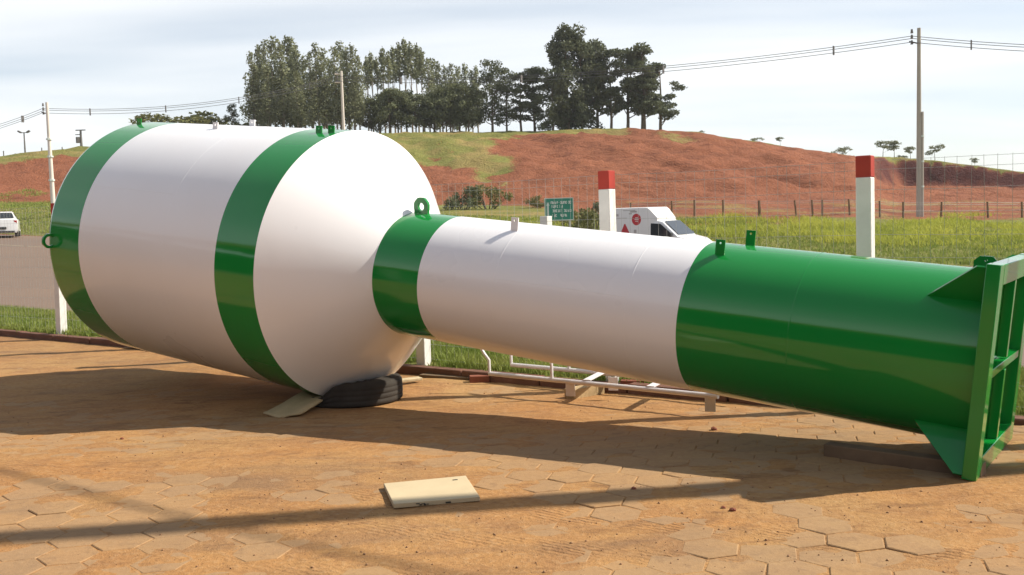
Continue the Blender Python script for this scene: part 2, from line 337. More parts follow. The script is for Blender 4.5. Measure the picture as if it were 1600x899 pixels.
def land(x, y):
    """height, and knot parameter (0 road edge, 1 grass end, 2 toe, 3 shoulder, 4 crest, 5 far)"""
    x = np.asarray(x, float); y = np.asarray(y, float)
    a, b = ab(x, y); yy = np.maximum(y, 5.0); th = np.clip(x / yy, -0.9, 0.9)
    ky, kz = knots(th)
    y0 = (ROADB[1] + F0[0] * NF[0] + F0[1] * NF[1]) / (NF[0] * th + NF[1]); y0 = np.minimum(y0, ky[0] - 4)
    a0, _ = ab(th * y0, y0); z0 = road_z(a0)
    Ys = [y0] + ky + [ky[3] + 160]; Zs = [z0] + kz + [kz[3] + 1.0]
    z = z0.copy() if hasattr(z0, 'copy') else np.array(z0); p = np.zeros_like(y)
    for i in range(5):
        f = np.clip((yy - Ys[i]) / (Ys[i + 1] - Ys[i]), 0, 1); z = z + (Zs[i + 1] - Zs[i]) * f; p = p + f
    near = 1 - ss(ROADB[1] - 1.5, ROADB[1] + 1.5, b)
    z = z * (1 - near) + road_z(a) * near
    return z, p, th, a, b
def landz(x, y): return float(land(np.array([x]), np.array([y]))[0][0])
# red cut slope roughness: gullies running down the face
def rough(x, y, p):
    m = ss(1.7, 2.3, p) * (1 - ss(3.7, 4.1, p))
    q = x * 0.8 + y * 0.35; r_ = y * 0.8 - x * 0.35
    g = (fbm(q * 0.32, r_ * 0.12, 3, 4) - 0.5) * 1.2 + (0.25 - np.abs(fbm(q * 0.75, r_ * 0.30, 13, 3, 0.6) - 0.5)) * 1.3 + (fbm(x * 1.1, y * 0.7, 9, 4, 0.6) - 0.5) * 0.6
    return g * m + (fbm(x * 0.08, y * 0.08, 21, 3) - 0.5) * 0.7 * ss(1.0, 2.0, p) * (1 - ss(4.2, 5, p))

av = np.concatenate([np.linspace(-170, -62, 60), np.arange(-61.5, 110, 0.6), np.linspace(112, 200, 30)])
bv = np.concatenate([np.arange(0.0, 3.0, 0.25), np.arange(3.0, 18, 1.0), np.arange(18, 125, 0.55), np.geomspace(126, 420, 26)])
A, B = np.meshgrid(av, bv); X, Y = xy(A, B)
Z, P, THv, _, _ = land(X, Y)
Z = Z + rough(X, Y, P)
inroad = ss(ROADB[0] - 0.3, ROADB[0], B) * (1 - ss(0, 0.4, B - edge_b(A))); Z = Z - 0.07 * inroad
Z = Z + (fbm(X * 1.5, Y * 1.5, 5, 3) - 0.5) * 0.08 * ss(0.3, 1.0, B) * (1 - inroad)
n_big = fbm(X * 0.12, Y * 0.12, 40, 4); n_mid = fbm(X * 0.5, Y * 0.35, 50, 4)
wob = (n_mid - 0.5) * 0.7 + (n_big - 0.5) * 0.8
grass = (B < 2.2).astype(float)
grass = np.maximum(grass, ss(-0.2, 0.2, B - edge_b(A)) * (1 - ss(0.9, 1.15, P + wob * 0.5)))
left = 1 - ss(-0.12, -0.02, THv)                                     # hillside grass left of the scar
topg = ss(2.55, 2.8, P + wob * 0.9) * ss(-0.33, -0.22, THv) * (1 - ss(-0.02, 0.015, THv + wob * 0.06))
topg = np.maximum(topg, ss(2.9, 3.1, P + wob * 0.35) * (1 - ss(-0.36, -0.3, THv)))
topg = np.maximum(topg, ss(3.62, 3.8, P + wob * 0.3) * (1 - ss(0.10, 0.14, THv)))
topg = np.maximum(topg, ss(2.1, 2.3, P + wob) * (1 - ss(2.6, 3.3, P + wob)) * np.exp(-((THv + 0.015) / 0.022) ** 2))
topg = np.maximum(topg, 0.62 * ss(0.4, 0.6, n_mid) * np.exp(-((THv - 0.165) / 0.035) ** 2) * ss(2.9, 3.2, P) * (1 - ss(3.7, 3.9, P)))
topg = np.maximum(topg, ss(3.93, 4.0, P + wob * 0.1))
grass = np.maximum(grass, topg)
grass = np.maximum(grass, 0.9 * ss(0.5, 1.0, P) * (1 - ss(1.75, 2.05, P + wob * 0.5)) * (1 - ss(0.02, 0.10, THv)))
grass = np.maximum(grass, 0.50 * ss(0.45, 0.62, n_mid) * ss(0.5, 1.0, P) * (1 - ss(1.8, 2.2, P)) * ss(0.05, 0.1, THv))
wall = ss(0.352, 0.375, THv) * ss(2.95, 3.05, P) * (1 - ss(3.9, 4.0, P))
dry = 0.75 * ss(0.9, 1.2, P) * ss(0.45, 0.7, n_mid)
me = grid_mesh('terrain', X, Y, Z)
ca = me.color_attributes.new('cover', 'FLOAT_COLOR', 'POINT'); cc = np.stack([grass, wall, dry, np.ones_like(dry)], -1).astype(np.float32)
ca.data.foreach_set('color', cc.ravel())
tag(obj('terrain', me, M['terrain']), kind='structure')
# one sheet below everything that reaches the horizon
ang = np.linspace(0, 2 * np.pi, 97)[:-1]; rr = np.array([0.01, 60, 200, 600, 1500.0])
gx = np.outer(rr, np.cos(np.append(ang, 0))); gy = np.outer(rr, np.sin(np.append(ang, 0)))
tag(obj('ground', grid_mesh('ground', gx, gy, np.full_like(gx, -0.25)), dirt_mat('outer_dirt', False)), kind='structure')
# road beyond the fence
A, B = np.meshgrid(np.concatenate([np.arange(-120, -10, 2.0), np.arange(-10, 90, 4.0)]), np.linspace(0, 1, 14)); B = ROADB[0] + B * (edge_b(A) - ROADB[0]); X, Y = xy(A, B)
road = tag(obj('road', grid_mesh('road', X, Y, land(X, Y)[0] - 0.015), M['asphalt']), kind='structure')
A, B = np.meshgrid(np.arange(-120, 80, 2.0), np.array([16.0, 16.14])); X, Y = xy(A, B)
obj('painted_line', grid_mesh('painted_line', X, Y, land(X, Y)[0] - 0.009), M['line'], road)

# ------------------------------------------------------------------ yard: dirt over hexagonal pavers
def dirt_z(x, y):
    cov = fbm(x * 0.55 + 3, y * 0.75 + 8, 60, 3)
    h = (cov - 0.515) * 0.030 + (fbm(x * 2.6, y * 2.6, 61, 3) - 0.5) * 0.015 + (fbm(x * 9, y * 9, 62, 2) - 0.5) * 0.007
    h = h + 0.010 * ss(7.5, 9.5, y) + 0.006 * np.exp(-((x - 0.1) / 0.9) ** 2 - ((y - 4.9) / 0.7) ** 2) + 0.0045 * ss(0.6, 1.6, x) * (1 - ss(6.5, 8, y))
    crack = (fbm(x * 5.0, y * 5.0, 64, 2) - 0.5) * 0.007
    return yard_z(x, y) + np.maximum(h, -0.0042 + crack)
xs = np.concatenate([-np.geomspace(80, 9.2, 24), np.arange(-9, 7.01, 0.035), np.geomspace(7.2, 80, 24)])
ys = np.concatenate([-np.geomspace(80, 0.5, 20), np.linspace(0, 3.2, 14), np.arange(3.3, 13, 0.035), np.arange(13, 30, 0.25)])
X, Y = np.meshgrid(xs, ys); Z = dirt_z(X, Y)
_, Bq = ab(X, Y); Z = Z - 0.6 * ss(0.2, 1.5, Bq) - 0.02 * ss(0, 40, np.abs(X))
yard = tag(obj('yard', grid_mesh('yard', X, Y, Z), M['dirt']), kind='structure')
FL = 0.265; RC = FL / math.sqrt(3)
def paver_mesh():
    m = MB(); n = 6
    ring = lambda r, z: [(r * math.cos(math.pi / 3 * k), r * math.sin(math.pi / 3 * k), z) for k in range(6)]
    vs = ring(RC - 0.010, 0.0) + ring(RC - 0.004, -0.0035) + ring(RC - 0.003, -0.06)
    fs = [tuple(range(6))] + [(i * 6 + k, i * 6 + 6 + k, i * 6 + 6 + (k + 1) % 6, i * 6 + (k + 1) % 6) for i in range(2) for k in range(6)]
    return m.add(vs, fs).mesh('paver')
pme = paver_mesh(); pme.materials.append(M['paver'])
PR = R_(14); cells = []
for i in range(-70, 70):
    for j in range(-70, 90):
        px = i * RC * 1.5; py = (j + 0.5 * (i % 2)) * FL
        x = px * math.cos(PR) - py * math.sin(PR) + 0.07; y = px * math.sin(PR) + py * math.cos(PR) + 7
        if y < 3.4 or y > 15 or abs(x) > 0.62 * y + 0.9: continue
        a, b = ab(x, y)
        if b > -0.32: continue
        cells.append((x, y))
cells.sort(key=lambda c: c[1] + (100 if abs(c[0]) > 0.53 * c[1] or c[1] < 4.05 else 0))
rp = random.Random(3); farV = []; farF = []
pv = [tuple(v.co) for v in pme.vertices]; pf = [tuple(p.vertices) for p in pme.polygons]
cnt = 0
for (x, y) in cells:
    z = float(yard_z(x, y)) + rp.gauss(0, 0.0019)
    M3 = Matrix.Rotation(PR + math.pi / 3 * rp.randrange(6) + rp.gauss(0, 0.02), 3, 'Z') @ Matrix.Rotation(rp.gauss(0, 0.008), 3, 'X') @ Matrix.Rotation(rp.gauss(0, 0.008), 3, 'Y')
    hid = min(float(dirt_z(np.array(x + ox), np.array(y + oy))) for ox, oy in ((0, 0), (.1, 0), (-.1, 0), (0, .1), (0, -.1))) > z + 0.004
    if cnt < 300 and not hid:
        o = bpy.data.objects.new('paver', pme); o.matrix_local = Matrix.Translation((x, y, z)) @ M3.to_4x4(); link(o, yard); cnt += 1
    elif not hid or y > 7:
        n = len(farV); farV += [tuple(M3 @ Vector(p) + Vector((x, y, z))) for p in pv]; farF += [tuple(q + n for q in f) for f in pf]
me = bpy.data.meshes.new('paver_field'); me.from_pydata(farV, [], farF); o = obj('paver_field', me, M['paver'], yard); o['kind'] = 'stuff'

# ------------------------------------------------------------------ kerb along the fence
kerb = empty('kerb', (*F0, -0.085)); tag(kerb, 'low soil stained kerb running below the white post fence', 'kerb')
kz = math.atan2(EF[1], EF[0]); kerb.rotation_euler = (0, 0, kz)
kr = random.Random(5)
km = MB().box((0.485, 0, 0.0), (0.97, 0.13, 0.20)).mesh('kerb_stone', True); km.materials.append(M['kerb'])
for i in range(-6, 26):
    o = bpy.data.objects.new('kerb_stone', km); o.location = (i * 0.985, -0.07 + kr.gauss(0, 0.006), 0.0 + kr.gauss(0, 0.006)); o.rotation_euler = (kr.gauss(0, 0.02), 0, kr.gauss(0, 0.006)); link(o, kerb)
    b_ = o.modifiers.new('bevel', 'BEVEL'); b_.width = 0.014; b_.segments = 2

# ------------------------------------------------------------------ white post fence with wire mesh
fence = empty('wire_fence', (*F0, 0)); fence.rotation_euler = (0, 0, kz); tag(fence, 'wire mesh fence on white concrete posts with red painted tops', 'fence')
PT = [11.96 + 2.38 * k for k in range(-4, 5)]; PT = [-4.9, -2.5, -0.10] + PT
pm = MB().box((0, 0, 0.785), (0.118, 0.118, 2.07)).mesh('post'); pm.materials.append(M['post_white'])
cm = MB().box((0, 0, 1.906), (0.1195, 0.1195, 0.172)).mesh('red_top'); cm.materials.append(M['post_red'])
for tpos in PT:
    o = bpy.data.objects.new('post', pm); o.location = (tpos, 0.06, 0); o.rotation_euler = (kr.gauss(0, 0.006), kr.gauss(0, 0.006), kr.gauss(0, 0.03)); link(o, fence)
    b_ = o.modifiers.new('bevel', 'BEVEL'); b_.width = 0.006
    c_ = link(bpy.data.objects.new('red_top', cm), o); b_ = c_.modifiers.new('bevel', 'BEVEL'); b_.width = 0.006
HW = [0.06, 0.22, 0.38, 0.54, 0.70, 0.86, 1.02, 1.18, 1.36, 1.54, 1.72, 1.88, 1.955]
for i in range(len(PT) - 1):
    m = MB(); L = PT[i + 1] - PT[i]; n = 25
    for k in range(1, n):
        x = PT[i] + L * k / n; pts = []
        for j in range(5):
            z = 0.05 + j * (1.955 - 0.05) / 4; pts.append((x + kr.gauss(0, 0.006), 0.128 + kr.gauss(0, 0.004), z))
        m.tube(pts, 0.0015, 3, False)
    for z in HW:
        m.tube([(PT[i] + L * q, 0.126 + (0 if q in (0, 1) else kr.gauss(0, 0.004)), z - 0.012 * math.sin(math.pi * q) + kr.gauss(0, 0.002)) for q in (0, 0.25, 0.5, 0.75, 1)], 0.0016, 3, False)
    m.build('wire_panel', M['wire'], fence)

# ------------------------------------------------------------------ the tank
TC = np.array([-1.40964, 9.18, 1.1818]); TD = np.array([0.81175813, -0.57501208, -0.10202863]); TU = np.array([0.57802854, 0.81601655, 0.0]); TV = np.array([0.08325705, -0.05897546, 0.99478146])
RB, RN = 1.2332, 0.5447
S_END, S_B1, S_B2, S_N1, S_N2, S_GW, S_F = -3.022, -2.528, -0.499, 0.680, 1.176, 3.489, 5.457
def tankP(s, y, z): return Vector(TC + TD * s + TU * y + TV * z)
tank = empty('water_tank'); base = tankP(0, 0, -RB)
tank.matrix_world = Matrix(((TD[0], TU[0], TV[0], base.x), (TD[1], TU[1], TV[1], base.y), (TD[2], TU[2], TV[2], base.z), (0, 0, 0, 1)))
tag(tank, 'large white and green chalice shaped steel water tank lying on its side', 'water tank')
NSEG = 160
def revolve(name, prof, mat, parent=tank, smooth=True):
    ang = np.linspace(0, 2 * np.pi, NSEG + 1)[:-1]
    V = []; F = []
    for s, r in prof: V += [(s, r * math.sin(q), r * math.cos(q) + RB) for q in ang]
    for i in range(len(prof) - 1):
        for k in range(NSEG): F.append((i * NSEG + k, i * NSEG + (k + 1) % NSEG, (i + 1) * NSEG + (k + 1) % NSEG, (i + 1) * NSEG + k))
    me = mesh_np(name, V, F, True); bm = bmesh.new(); bm.from_mesh(me); bmesh.ops.recalc_face_normals(bm, faces=bm.faces)
    bm.to_mesh(me); bm.free(); me.update(); o = obj(name, me, mat, parent); return o
def lin(a, b, r0, r1, n): return [(a + (b - a) * i / n, r0 + (r1 - r0) * i / n) for i in range(n + 1)]
revolve('rear_head', [(S_END - 0.26 * math.cos(q), max(0.001, RB * math.sin(q))) for q in np.linspace(0, math.pi / 2, 14)], M['green'])
revolve('green_band', lin(S_END, S_B1, RB, RB, 6), M['green'])
revolve('tank_body', lin(S_B1, S_B2, RB, RB, 16), M['white'])
revolve('green_band', lin(S_B2, 0, RB, RB, 6), M['green'])
revolve('cone', lin(0, S_N1, RB, RN, 12), M['white'])
revolve('neck_band', lin(S_N1, S_N2, RN, RN, 6), M['green'])
revolve('column_tube', lin(S_N2, S_GW, RN, RN, 16), M['white'])
revolve('column_base', lin(S_GW, S_F - 0.07, RN, RN, 14), M['green'])
def bead(s, r, mat, name='weld_seam', wd=0.006, h=0.0013): revolve(name, [(s - wd, r - 0.001), (s - wd * 0.5, r + h * 0.8), (s, r + h), (s + wd * 0.5, r + h * 0.8), (s + wd, r - 0.001)], mat)
bead(-1.235, RB, M['white']); bead(1.93, RN, M['white']); bead(3.084, RN, M['white']); bead(4.265, RN, M['green'])
def lbar(s0, s1, r, phi):
    q = R_(phi); c = Vector((0, math.sin(q), math.cos(q))); 
    MB().tube([Vector((s0, 0, RB)) + c * (r - 0.0038), Vector((s1, 0, RB)) + c * (r - 0.0038)], 0.005, 6).build('lengthwise_seam', M['white'], tank, True)
lbar(S_B1, -1.235, RB, -62); lbar(1.93, 3.084, RN, -75)
def tab(s, phi, r, w_, h_, th, mat, name='ladder_tab', cham=0.0):
    q = R_(phi); m = MB()
    z0 = r * math.cos(q) - 0.02; y0 = r * math.sin(q)
    if cham: poly = [(s - w_ / 2, z0), (s + w_ / 2, z0), (s + w_ / 2, z0 + h_ - cham), (s + w_ / 2 - cham, z0 + h_), (s - w_ / 2 + cham, z0 + h_), (s - w_ / 2, z0 + h_ - cham)]
    else: poly = [(s - w_ / 2, z0), (s + w_ / 2, z0), (s + w_ / 2, z0 + h_), (s - w_ / 2, z0 + h_)]
    # plate with a bolt hole: outer polygon bridged to an octagon
    hc = (s, z0 + h_ - 0.024); hr = 0.0085; n = len(poly)
    bm = bmesh.new()
    def face(y):
        o_ = [bm.verts.new((p[0], y, p[1] + RB)) for p in poly]; i_ = [bm.verts.new((hc[0] + hr * math.cos(k * math.pi / 4), y, hc[1] + hr * math.sin(k * math.pi / 4) + RB)) for k in range(8)]
        eo = [bm.edges.new((o_[k], o_[(k + 1) % n])) for k in range(n)]; ei = [bm.edges.new((i_[k], i_[(k + 1) % 8])) for k in range(8)]
        bmesh.ops.triangle_fill(bm, edges=eo + ei, use_beauty=True); return o_, i_
    o1, i1 = face(y0 - th / 2); o2, i2 = face(y0 + th / 2)
    for a_, b_ in ((o1, o2), (i1, i2)):
        k_ = len(a_)
        for k in range(k_): bm.faces.new((a_[k], a_[(k + 1) % k_], b_[(k + 1) % k_], b_[k]))
    bmesh.ops.recalc_face_normals(bm, faces=bm.faces); me = bpy.data.meshes.new(name); bm.to_mesh(me); bm.free()
    return obj(name, me, mat, tank)
for s, ph, mt in ((-2.93, -14, 'green'), (-1.637, -16, 'white'), (-1.453, -2, 'white'), (-0.233, -15, 'green'), (-0.10, -14, 'green')): tab(s, ph, RB, 0.075, 0.082, 0.010, M[mt])
for s, ph, mt in ((1.89, -25, 'white'), (3.64, -28.2, 'green'), (3.74, 3.0, 'green')): tab(s, ph, RN, 0.068, 0.125, 0.008, M[mt])
tab(5.31, -23, RN, 0.135, 0.155, 0.01, M['green'], cham=0.03); tab(5.28, 5, RN, 0.06, 0.10, 0.01, M['green'])
# lifting lugs: thick plates with a round eye
def lug(s, phi, r, normal, mat, Ro=0.080, Ri=0.034, th=0.026, hz=0.058):
    m = bmesh.new(); n = 24
    def ring(R0, oct_): 
        pts = []
        for k in range(n):
            q = 2 * math.pi * k / n; rad = R0 / max(abs(math.cos(((q + math.pi / 8) % (math.pi / 4)) - math.pi / 8)), 0.5) if oct_ else R0
            pts.append((rad * math.cos(q), hz + rad * math.sin(q)))
        return pts
    ro, ri = ring(Ro, True), ring(Ri, False); L = []
    for sgn in (-1, 1): L.append(([m.verts.new((p[0], sgn * th / 2, p[1])) for p in ro], [m.verts.new((p[0], sgn * th / 2, p[1])) for p in ri]))
    for k in range(n):
        j = (k + 1) % n
        for o_, i_ in L: m.faces.new((o_[k], o_[j], i_[j], i_[k]))
        m.faces.new((L[0][0][k], L[0][0][j], L[1][0][j], L[1][0][k])); m.faces.new((L[0][1][k], L[0][1][j], L[1][1][j], L[1][1][k]))
    fv = []
    for sgn in (-1, 1): fv.append([m.verts.new((x, sgn * th * 0.49, z)) for x, z in ((-Ro * 0.95, -0.03), (Ro * 0.95, -0.03), (Ro * 0.95, hz - Ri), (0.0, hz - Ri - 0.006), (-Ro * 0.95, hz - Ri))])
    m.faces.new(fv[0]); m.faces.new(fv[1][::-1])
    for k in range(5): m.faces.new((fv[0][k], fv[0][(k + 1) % 5], fv[1][(k + 1) % 5], fv[1][k]))
    bmesh.ops.recalc_face_normals(m, faces=m.faces)
    q = R_(phi); rad = Vector((0, math.sin(q), math.cos(q))); tan = Vector((0, math.cos(q), -math.sin(q))); ax = Vector((1, 0, 0))
    if normal == 'tan': Mx = Matrix((ax, tan, rad)).transposed()
    else: Mx = Matrix((tan, ax, rad)).transposed()
    for v_ in m.verts: v_.co = Mx @ v_.co + Vector((s, 0, RB)) + rad * r
    me = bpy.data.meshes.new('lifting_lug'); m.to_mesh(me); m.free(); obj('lifting_lug', me, mat, tank)
lug(0.775, -5, RN, 'tan', M['green']); lug(-2.985, -90, RB - 0.03, 'ax', M['green'], 0.072, 0.048, 0.024, 0.060); lug(-2.985, 90, RB - 0.03, 'ax', M['green'], 0.072, 0.048, 0.024, 0.060)
# square foot: plate, perimeter channels, cross bars, corner gussets
HS = 0.622; T0, T1 = S_F - 0.078, S_F; WM = 0.12
MB().box((T0 + 0.007, 0, RB), (0.012, 2 * HS - 0.02, 2 * HS - 0.02)).build('base_plate', M['green'], tank)
MB().box(((T0 + T1) / 2, -HS + WM / 2, RB), (T1 - T0, WM, 2 * HS)).build('frame_bar', M['green'], tank, bevel=0.004)
MB().box(((T0 + T1) / 2, HS - WM / 2, RB), (T1 - T0, WM, 2 * HS)).build('frame_bar', M['green'], tank, bevel=0.004)
MB().box(((T0 + T1) / 2 + 0.001, 0, RB + HS - WM / 2 - 0.002), (T1 - T0, 2 * HS - 2 * WM, WM)).build('frame_bar', M['green'], tank, bevel=0.004)
MB().box(((T0 + T1) / 2 + 0.001, 0, RB - HS + WM / 2 + 0.002), (T1 - T0, 2 * HS - 2 * WM, WM)).build('frame_bar', M['green'], tank, bevel=0.004)
MB().box(((T0 + T1) / 2 + 0.004, 0, RB - 0.02), (T1 - T0 - 0.02, 2 * HS - 2 * WM, 0.05)).build('cross_bar', M['green'], tank, bevel=0.003)
MB().box(((T0 + T1) / 2 + 0.003, 0.02, RB + 0.276), (T1 - T0 - 0.02, 0.05, 0.52)).build('cross_bar', M['green'], tank, bevel=0.003)
MB().box(((T0 + T1) / 2 + 0.003, 0.02, RB - 0.31), (T1 - T0 - 0.02, 0.05, 0.50)).build('cross_bar', M['green'], tank, bevel=0.003)
for ph in (45, 135, 225, 315):
    q = R_(ph); rad = Vector((0, math.sin(q), math.cos(q))); tan = Vector((0, math.cos(q), -math.sin(q)))
    prof = [(5.035, RN - 0.004), (T0 + 0.001, RN - 0.004), (T0 + 0.001, 0.855), (T0 - 0.05, 0.855)]
    vs = [Vector((s, 0, RB)) + rad * r + tan * o_ for o_ in (-0.006, 0.006) for s, r in prof]
    MB().add(vs, [(0, 1, 2, 3), (7, 6, 5, 4)] + [(k, k + 4, (k + 1) % 4 + 4, (k + 1) % 4) for k in range(4)]).build('gusset', M['green'], tank)

def tank_low(x, y):
    """height of the tank's underside above x, y (large where there is none)"""
    lo = 9.0
    for s in np.linspace(-1.2, S_N1, 60):
        r = RB if s <= 0 else RB + (RN - RB) * s / S_N1
        c = TC + TD * s
        # point of the circle nearest to x,y: solve offset along u
        du = (x - c[0]) * TU[0] + (y - c[1]) * TU[1]
        if abs(du) >= r: continue
        zz = -math.sqrt(r * r - du * du); p = c + TU * du + TV * zz
        if abs((x - p[0]) * TD[0] + (y - p[1]) * TD[1]) < 0.03: lo = min(lo, p[2])
    return lo

# squashed tyre under the shoulder of the tank
tc_ = (-1.50, 9.22); gz_t = -0.085
TS = [(0.215, 0.02), (0.26, 0.0), (0.36, 0.002), (0.425, 0.012), (0.446, 0.03), (0.447, 0.062), (0.444, 0.066), (0.444, 0.074), (0.448, 0.078), (0.449, 0.108), (0.445, 0.112), (0.445, 0.120), (0.449, 0.124), (0.448, 0.154), (0.444, 0.158), (0.444, 0.166), (0.446, 0.170), (0.443, 0.200), (0.42, 0.222), (0.36, 0.232), (0.27, 0.232), (0.22, 0.215)]
V = []; F = []; n1, n2 = 72, len(TS)
for i in range(n1):
    q = 2 * math.pi * i / n1
    for k, (rad, z) in enumerate(TS):
        x = tc_[0] + rad * math.cos(q); y = tc_[1] + rad * math.sin(q); z += gz_t
        lo = min(tank_low(tc_[0] + r_ * math.cos(q), tc_[1] + r_ * math.sin(q)) for r_ in (rad, rad * 0.93)) - 0.010
        if lo < gz_t + 0.235: z = gz_t + (z - gz_t) * max(0.02, (lo - gz_t)) / 0.235
        V.append((x - tc_[0], y - tc_[1], z - gz_t))
for i in range(n1):
    for k in range(n2): F.append((i * n2 + k, ((i + 1) % n1) * n2 + k, ((i + 1) % n1) * n2 + (k + 1) % n2, i * n2 + (k + 1) % n2))
o = obj('tyre', mesh_np('tyre', V, F, True), M['rubber']); o.location = (*tc_, gz_t); tag(o, 'worn black rubber tyre squashed flat under the tank shoulder', 'tyre')

# carpet strip coming out from under the band
V = []; F = []; nn = 14
pa = [np.array((-1.63, 9.12)), np.array((-1.90, 9.22))]; pb = [np.array((-1.865, 8.42)), np.array((-2.19, 8.54))]
for i in range(nn + 1):
    f = i / nn
    for sd in range(5):
        g_ = sd / 4; p0 = pa[0] * (1 - g_) + pa[1] * g_; p1 = pb[0] * (1 - g_) + pb[1] * g_; p = p0 * (1 - f) + p1 * f
        zg = float(dirt_z(np.array(p[0]), np.array(p[1])))
        z = zg + 0.012 + 0.13 * max(0, 1 - f * 1.08) ** 1.1 * (0.75 + 0.25 * g_) + 0.022 * math.sin(g_ * 7 + 1) * f
        lo = tank_low(p[0], p[1]) - 0.008
        V.append((p[0], p[1], min(z, max(lo, zg + 0.004))))
for i in range(nn):
    for sd in range(4): F.append((i * 5 + sd, i * 5 + sd + 1, i * 5 + sd + 6, i * 5 + sd + 5))
o = obj('carpet_strip', mesh_np('carpet_strip', V, F, True), M['carpet']); tag(o, 'tan strip of carpet hanging out from under the green band', 'carpet')
md = o.modifiers.new('thick', 'SOLIDIFY'); md.thickness = 0.014; md.offset = 0

def on_yard(x, y): return float(max(dirt_z(np.array(x), np.array(y)), yard_z(np.array(x), np.array(y))))
# cream panel lying in the foreground
bp = [np.array((-0.80, 5.83)), np.array((-0.315, 5.955)), np.array((-0.215, 5.49)), np.array((-0.69, 5.395))]
zb = max(on_yard(*p) for p in bp) + 0.002
cpt = sum(bp) / 4; m = MB()
top = [(p[0] - cpt[0], p[1] - cpt[1], 0.027) for p in bp]; bot = [(q[0], q[1], 0.0) for q in top]
m.add(top + bot, [(0, 1, 2, 3), (7, 6, 5, 4)] + [(k, k + 4, (k + 1) % 4 + 4, (k + 1) % 4) for k in range(4)])
pan = m.build('cardboard_panel', M['card'], bevel=0.004); pan.location = (cpt[0], cpt[1], zb); tag(pan, 'cream folded cardboard panel lying flat in the foreground dirt', 'cardboard')
fy = lambda f, dz: tuple(np.append((bp[3] * (1 - f) + bp[2] * f - cpt) + np.array((0.0, -0.0035)), dz))
rk = random.Random(8)
for f, l_, hgt in ((0.63, 0.030, 0.007), (0.28, 0.020, 0.004), (0.31, 0.012, 0.006), (0.34, 0.022, 0.003), (0.36, 0.010, 0.008), (0.39, 0.014, 0.004)):
    MB().box(fy(f, 0.008 + rk.random() * 0.010), (l_, 0.003, hgt), 0.2).build('printed_mark', M['plastic'], pan)
MB().box((0.13, 0.19, 0.028), (0.03, 0.011, 0.003), 0.25).build('slot', M['plastic'], pan)

# timber baulk in the shade by the foot, stick, bricks and offcuts near the kerb
def slab(name, x, y, size, rz, mat, label, cat, lift=0.0, tilt=0.0, bevel=0.006, group=None):
    o = MB().box((0, 0, size[2] / 2), size).build(name, mat, None, bevel=bevel); o.location = (x, y, on_yard(x, y) - 0.006 + lift); o.rotation_euler = (0, tilt, rz)
    return tag(o, label, cat, group)
slab('timber', 2.36, 6.02, (0.95, 0.11, 0.085), math.atan2(-0.41, 0.37) + 0.12, M['wood'], 'rough dark timber baulk on the ground beside the green square foot', 'timber')
slab('plank', -0.72, 10.35, (0.62, 0.11, 0.03), kz + 0.1, M['wood'], 'brown plank lying flat in front of the kerb below the neck', 'plank')
slab('brick', -0.36, 10.05, (0.20, 0.10, 0.075), 0.1, M['brick'], 'dark red brick beside the bent end of the white pipe frame', 'brick')
slab('brick', 1.10, 9.22, (0.22, 0.10, 0.11), -0.2, M['brick'], 'dark red brick under the far side of the white pipe frame', 'brick')
slab('plank', -1.18, 9.98, (0.50, 0.10, 0.03), 0.55, M['card'], 'pale board sticking out behind the squashed tyre', 'plank', 0.03)
wb = slab('timber', 0.64, 9.07, (0.42, 0.12, 0.10), math.atan2(0.41, 0.34) - 0.12, M['rawwood'], 'short raw timber block carrying the white pipe frame', 'timber')
for i, (x, y, l_, rz, lab) in enumerate(((-5.15, 13.55, 0.55, -0.5, 'thin dark stick lying by the kerb left of the tank'), (-4.75, 13.3, 0.42, -0.1, 'short crooked stick lying nearest the tank by the kerb'))):
    z = on_yard(x, y); o = MB().tube([(-l_ / 2, 0, 0.012), (-l_ / 6, 0.03, 0.02), (l_ / 5, 0.0, 0.015), (l_ / 2, 0.04, 0.012)], [0.012, 0.014, 0.011, 0.006], 7).build('stick', M['wood'], None, True); o.location = (x, y, z); o.rotation_euler = (0, 0, rz); tag(o, lab, 'stick')
rs = random.Random(12); sm = []
for k in range(3):
    bm = bmesh.new(); bmesh.ops.create_icosphere(bm, subdivisions=1, radius=1)
    for v_ in bm.verts: v_.co = Vector((v_.co.x * rs.uniform(.7, 1.2), v_.co.y * rs.uniform(.7, 1.2), v_.co.z * rs.uniform(.4, .7)))
    me = bpy.data.meshes.new('stone'); bm.to_mesh(me); bm.free(); me.materials.append(M['brick'] if k else M['dirt']); sm.append(me)
for px, py, r_, lab in ((1115, 665, 0.03, 'dark clod of earth on the sunlit strip below the green tube'), (190, 678, 0.018, 'tiny pale stone at the lower edge of the tank shadow'), (1145, 800, 0.022, 'earth clod just left of the foot shadow tip'), (1130, 795, 0.016, 'small earth clod among crumbs near the shadow notch'), (990, 765, 0.02, 'small clod inside the thin pole shadow right of the panel')):
    d = FW + RT * (px - CX) / FPX - UP * (py - CY) / FPX; p = EYE + d * ((0 - EYE[2]) / d[2])
    o = bpy.data.objects.new('stone', sm[rs.randrange(3)]); o.scale = (r_,) * 3; o.location = (p[0], p[1], on_yard(p[0], p[1]) + r_ * 0.3); link(o); tag(o, lab, 'stone', 'crumbs on the dirt')

